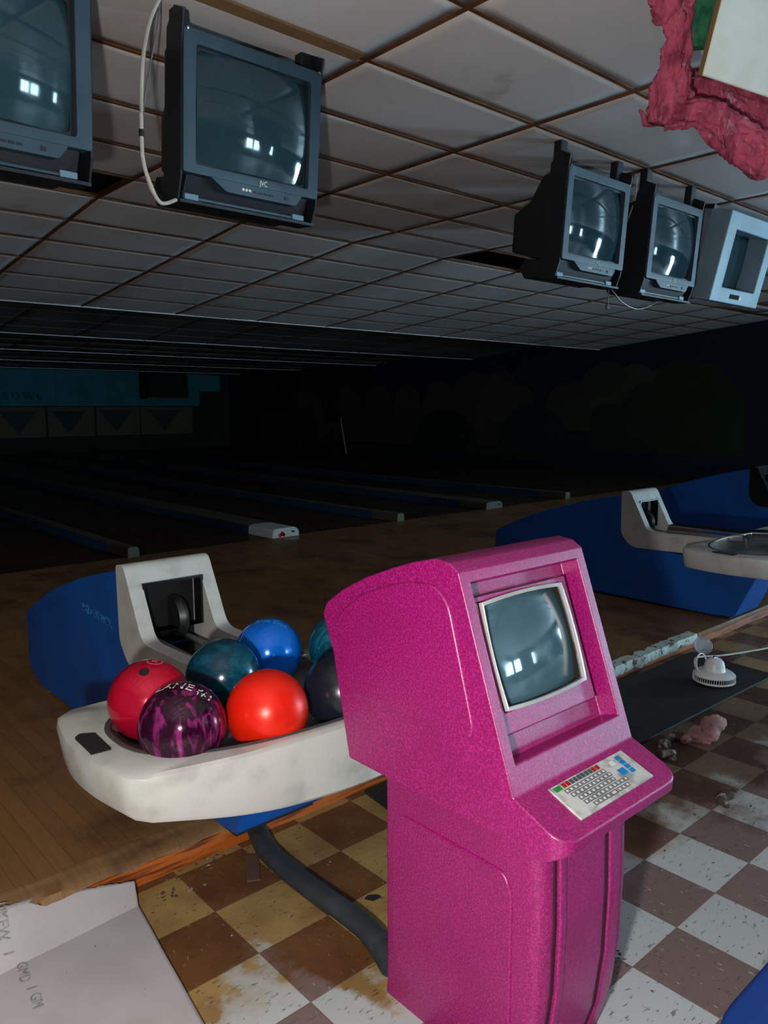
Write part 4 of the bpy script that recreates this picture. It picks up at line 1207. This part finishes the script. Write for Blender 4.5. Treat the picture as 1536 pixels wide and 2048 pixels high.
# leaning reflector dish by the step
t = tag(obj('reflector_dish', lathe(B(), [(0, .006), (.035, .003), (.048, .008), (.052, .014), (.05, .016), (.044, .011), (.03, .008), (0, .010)], 36), M['lens'], smooth=60, loc=(4.235, 2.00, .062), rot=(math.radians(58), math.radians(-20), math.radians(-35))), 'small pale oval dish leaning on the chipped step edge', 'dish')

# pink insulation scraps and rubbish
M['insul2'] = mat('dirty_pink_fibreglass', (.36, .15, .15, 1), .9, col2=(.42, .30, .29, 1), nscale=14, bmp=.6, bscale=60)
o = fluffy('insulation_scrap', [[(3.12, 1.47, .03, .035), (3.17, 1.44, .05, .045), (3.19, 1.41, .085, .025)], [(3.05, 1.50, .02, .02), (3.14, 1.46, .03, .03)]], M['insul2'], .006, .02, .03, 8)
tag(o, 'pink torn scrap of insulation standing on the dirty tiles at right', 'insulation')
o = fluffy('rubbish_heap', [[(2.93, 1.53, .006, .018), (2.98, 1.55, .01, .024), (3.04, 1.56, .008, .02), (3.08, 1.53, .01, .022)], [(2.86, 1.50, .008, .02), (2.89, 1.47, .01, .022)]], M['crumb'], .006, .02, .03, 9)
tag(o, 'low heap of brown rubbish left of the pink scrap', 'rubbish')
o = fluffy('rubbish_heap', [[(2.66, 1.14, .006, .016), (2.70, 1.18, .008, .02), (2.74, 1.16, .006, .016)]], M['crumb'], .006, .015, .03, 10)
tag(o, 'small dark clump of dirt on the tiles nearer than the pink scrap', 'rubbish')
bm = B(); rd = random.Random(5)
def crumb(x, y, r):
    m4 = Matrix.Translation((x, y, r*.3)) @ Euler((rd.uniform(0, .5), rd.uniform(0, .5), rd.uniform(0, 6))).to_matrix().to_4x4() @ Matrix.Diagonal((rd.uniform(.7, 1.8), rd.uniform(.5, 1), .45, 1))
    bmesh.ops.create_icosphere(bm, subdivisions=1, radius=r, matrix=m4)
for k in range(330):
    z_ = rd.random()
    if z_ < .45: x, y = rd.uniform(2.2, 4.2), rd.uniform(.9, 1.62)
    elif z_ < .7: x, y = rd.uniform(.9, 1.25), rd.uniform(1.98, 2.1)
    else: x, y = rd.uniform(.85, 2.4), rd.uniform(.6, 2.05)
    crumb(x, y, rd.uniform(.0015, .006 if z_ < .7 else .0035))
for k in range(60): crumb(1.66+rd.gauss(0, .03), .985+rd.gauss(0, .02), rd.uniform(.001, .004))
o = obj('floor_crumbs', bm, M['crumb']); tag(o, 'scattered crumbs and grit over the checkered floor', 'debris'); o['kind'] = 'stuff'

# blue moulded chair at the lower right corner
t = thing('moulded_chair', 'royal blue moulded plastic chair cut off by the lower right corner', 'chair', (1.545, .215, 0))
bm = B(); prism(bm, rounded([(-.445, -.25), (.30, -.25), (.30, .285), (-.445, .285)], [.1, .1, .1, .13], 8), .40, .43, 'z')
obj('seat', bm, M['chairblue'], t, bevel=.012)
bm = B(); prism(bm, rounded([(-.25, .38), (-.22, .40), (-.30, .80), (-.34, .80)], .01), -.30, .28); obj('backrest', bm, M['chairblue'], t, bevel=.03)
for sx in (-.22, .22):
    for sy in (-.18, .18):
        bm = B(); tube(bm, [(sx, sy, .40), (sx*1.08, sy*1.08, 0)], .012, 10, 2); obj('leg', bm, M['chrome'], t, smooth=60)

# ------------------------------------------------------------------ light: hand torch just left of and below the camera, daylight from behind
L1 = bpy.data.lights.new('torch', 'POINT'); L1.energy = 140; L1.shadow_soft_size = .035; L1.color = (1., .965, .91)
lo = bpy.data.objects.new('torch', L1); COL.objects.link(lo); lo.location = EYE+rt*-.20+upv*-.24
wd = bpy.data.worlds.new('world'); SC.world = wd; wd.use_nodes = True
wd.node_tree.nodes['Background'].inputs[0].default_value = (.5, .6, .7, 1); wd.node_tree.nodes['Background'].inputs[1].default_value = .0
SC.view_settings.view_transform = 'Standard'; SC.view_settings.look = 'None'; SC.view_settings.exposure = 0.15; SC.view_settings.gamma = 1; SC.view_settings.use_curve_mapping = False
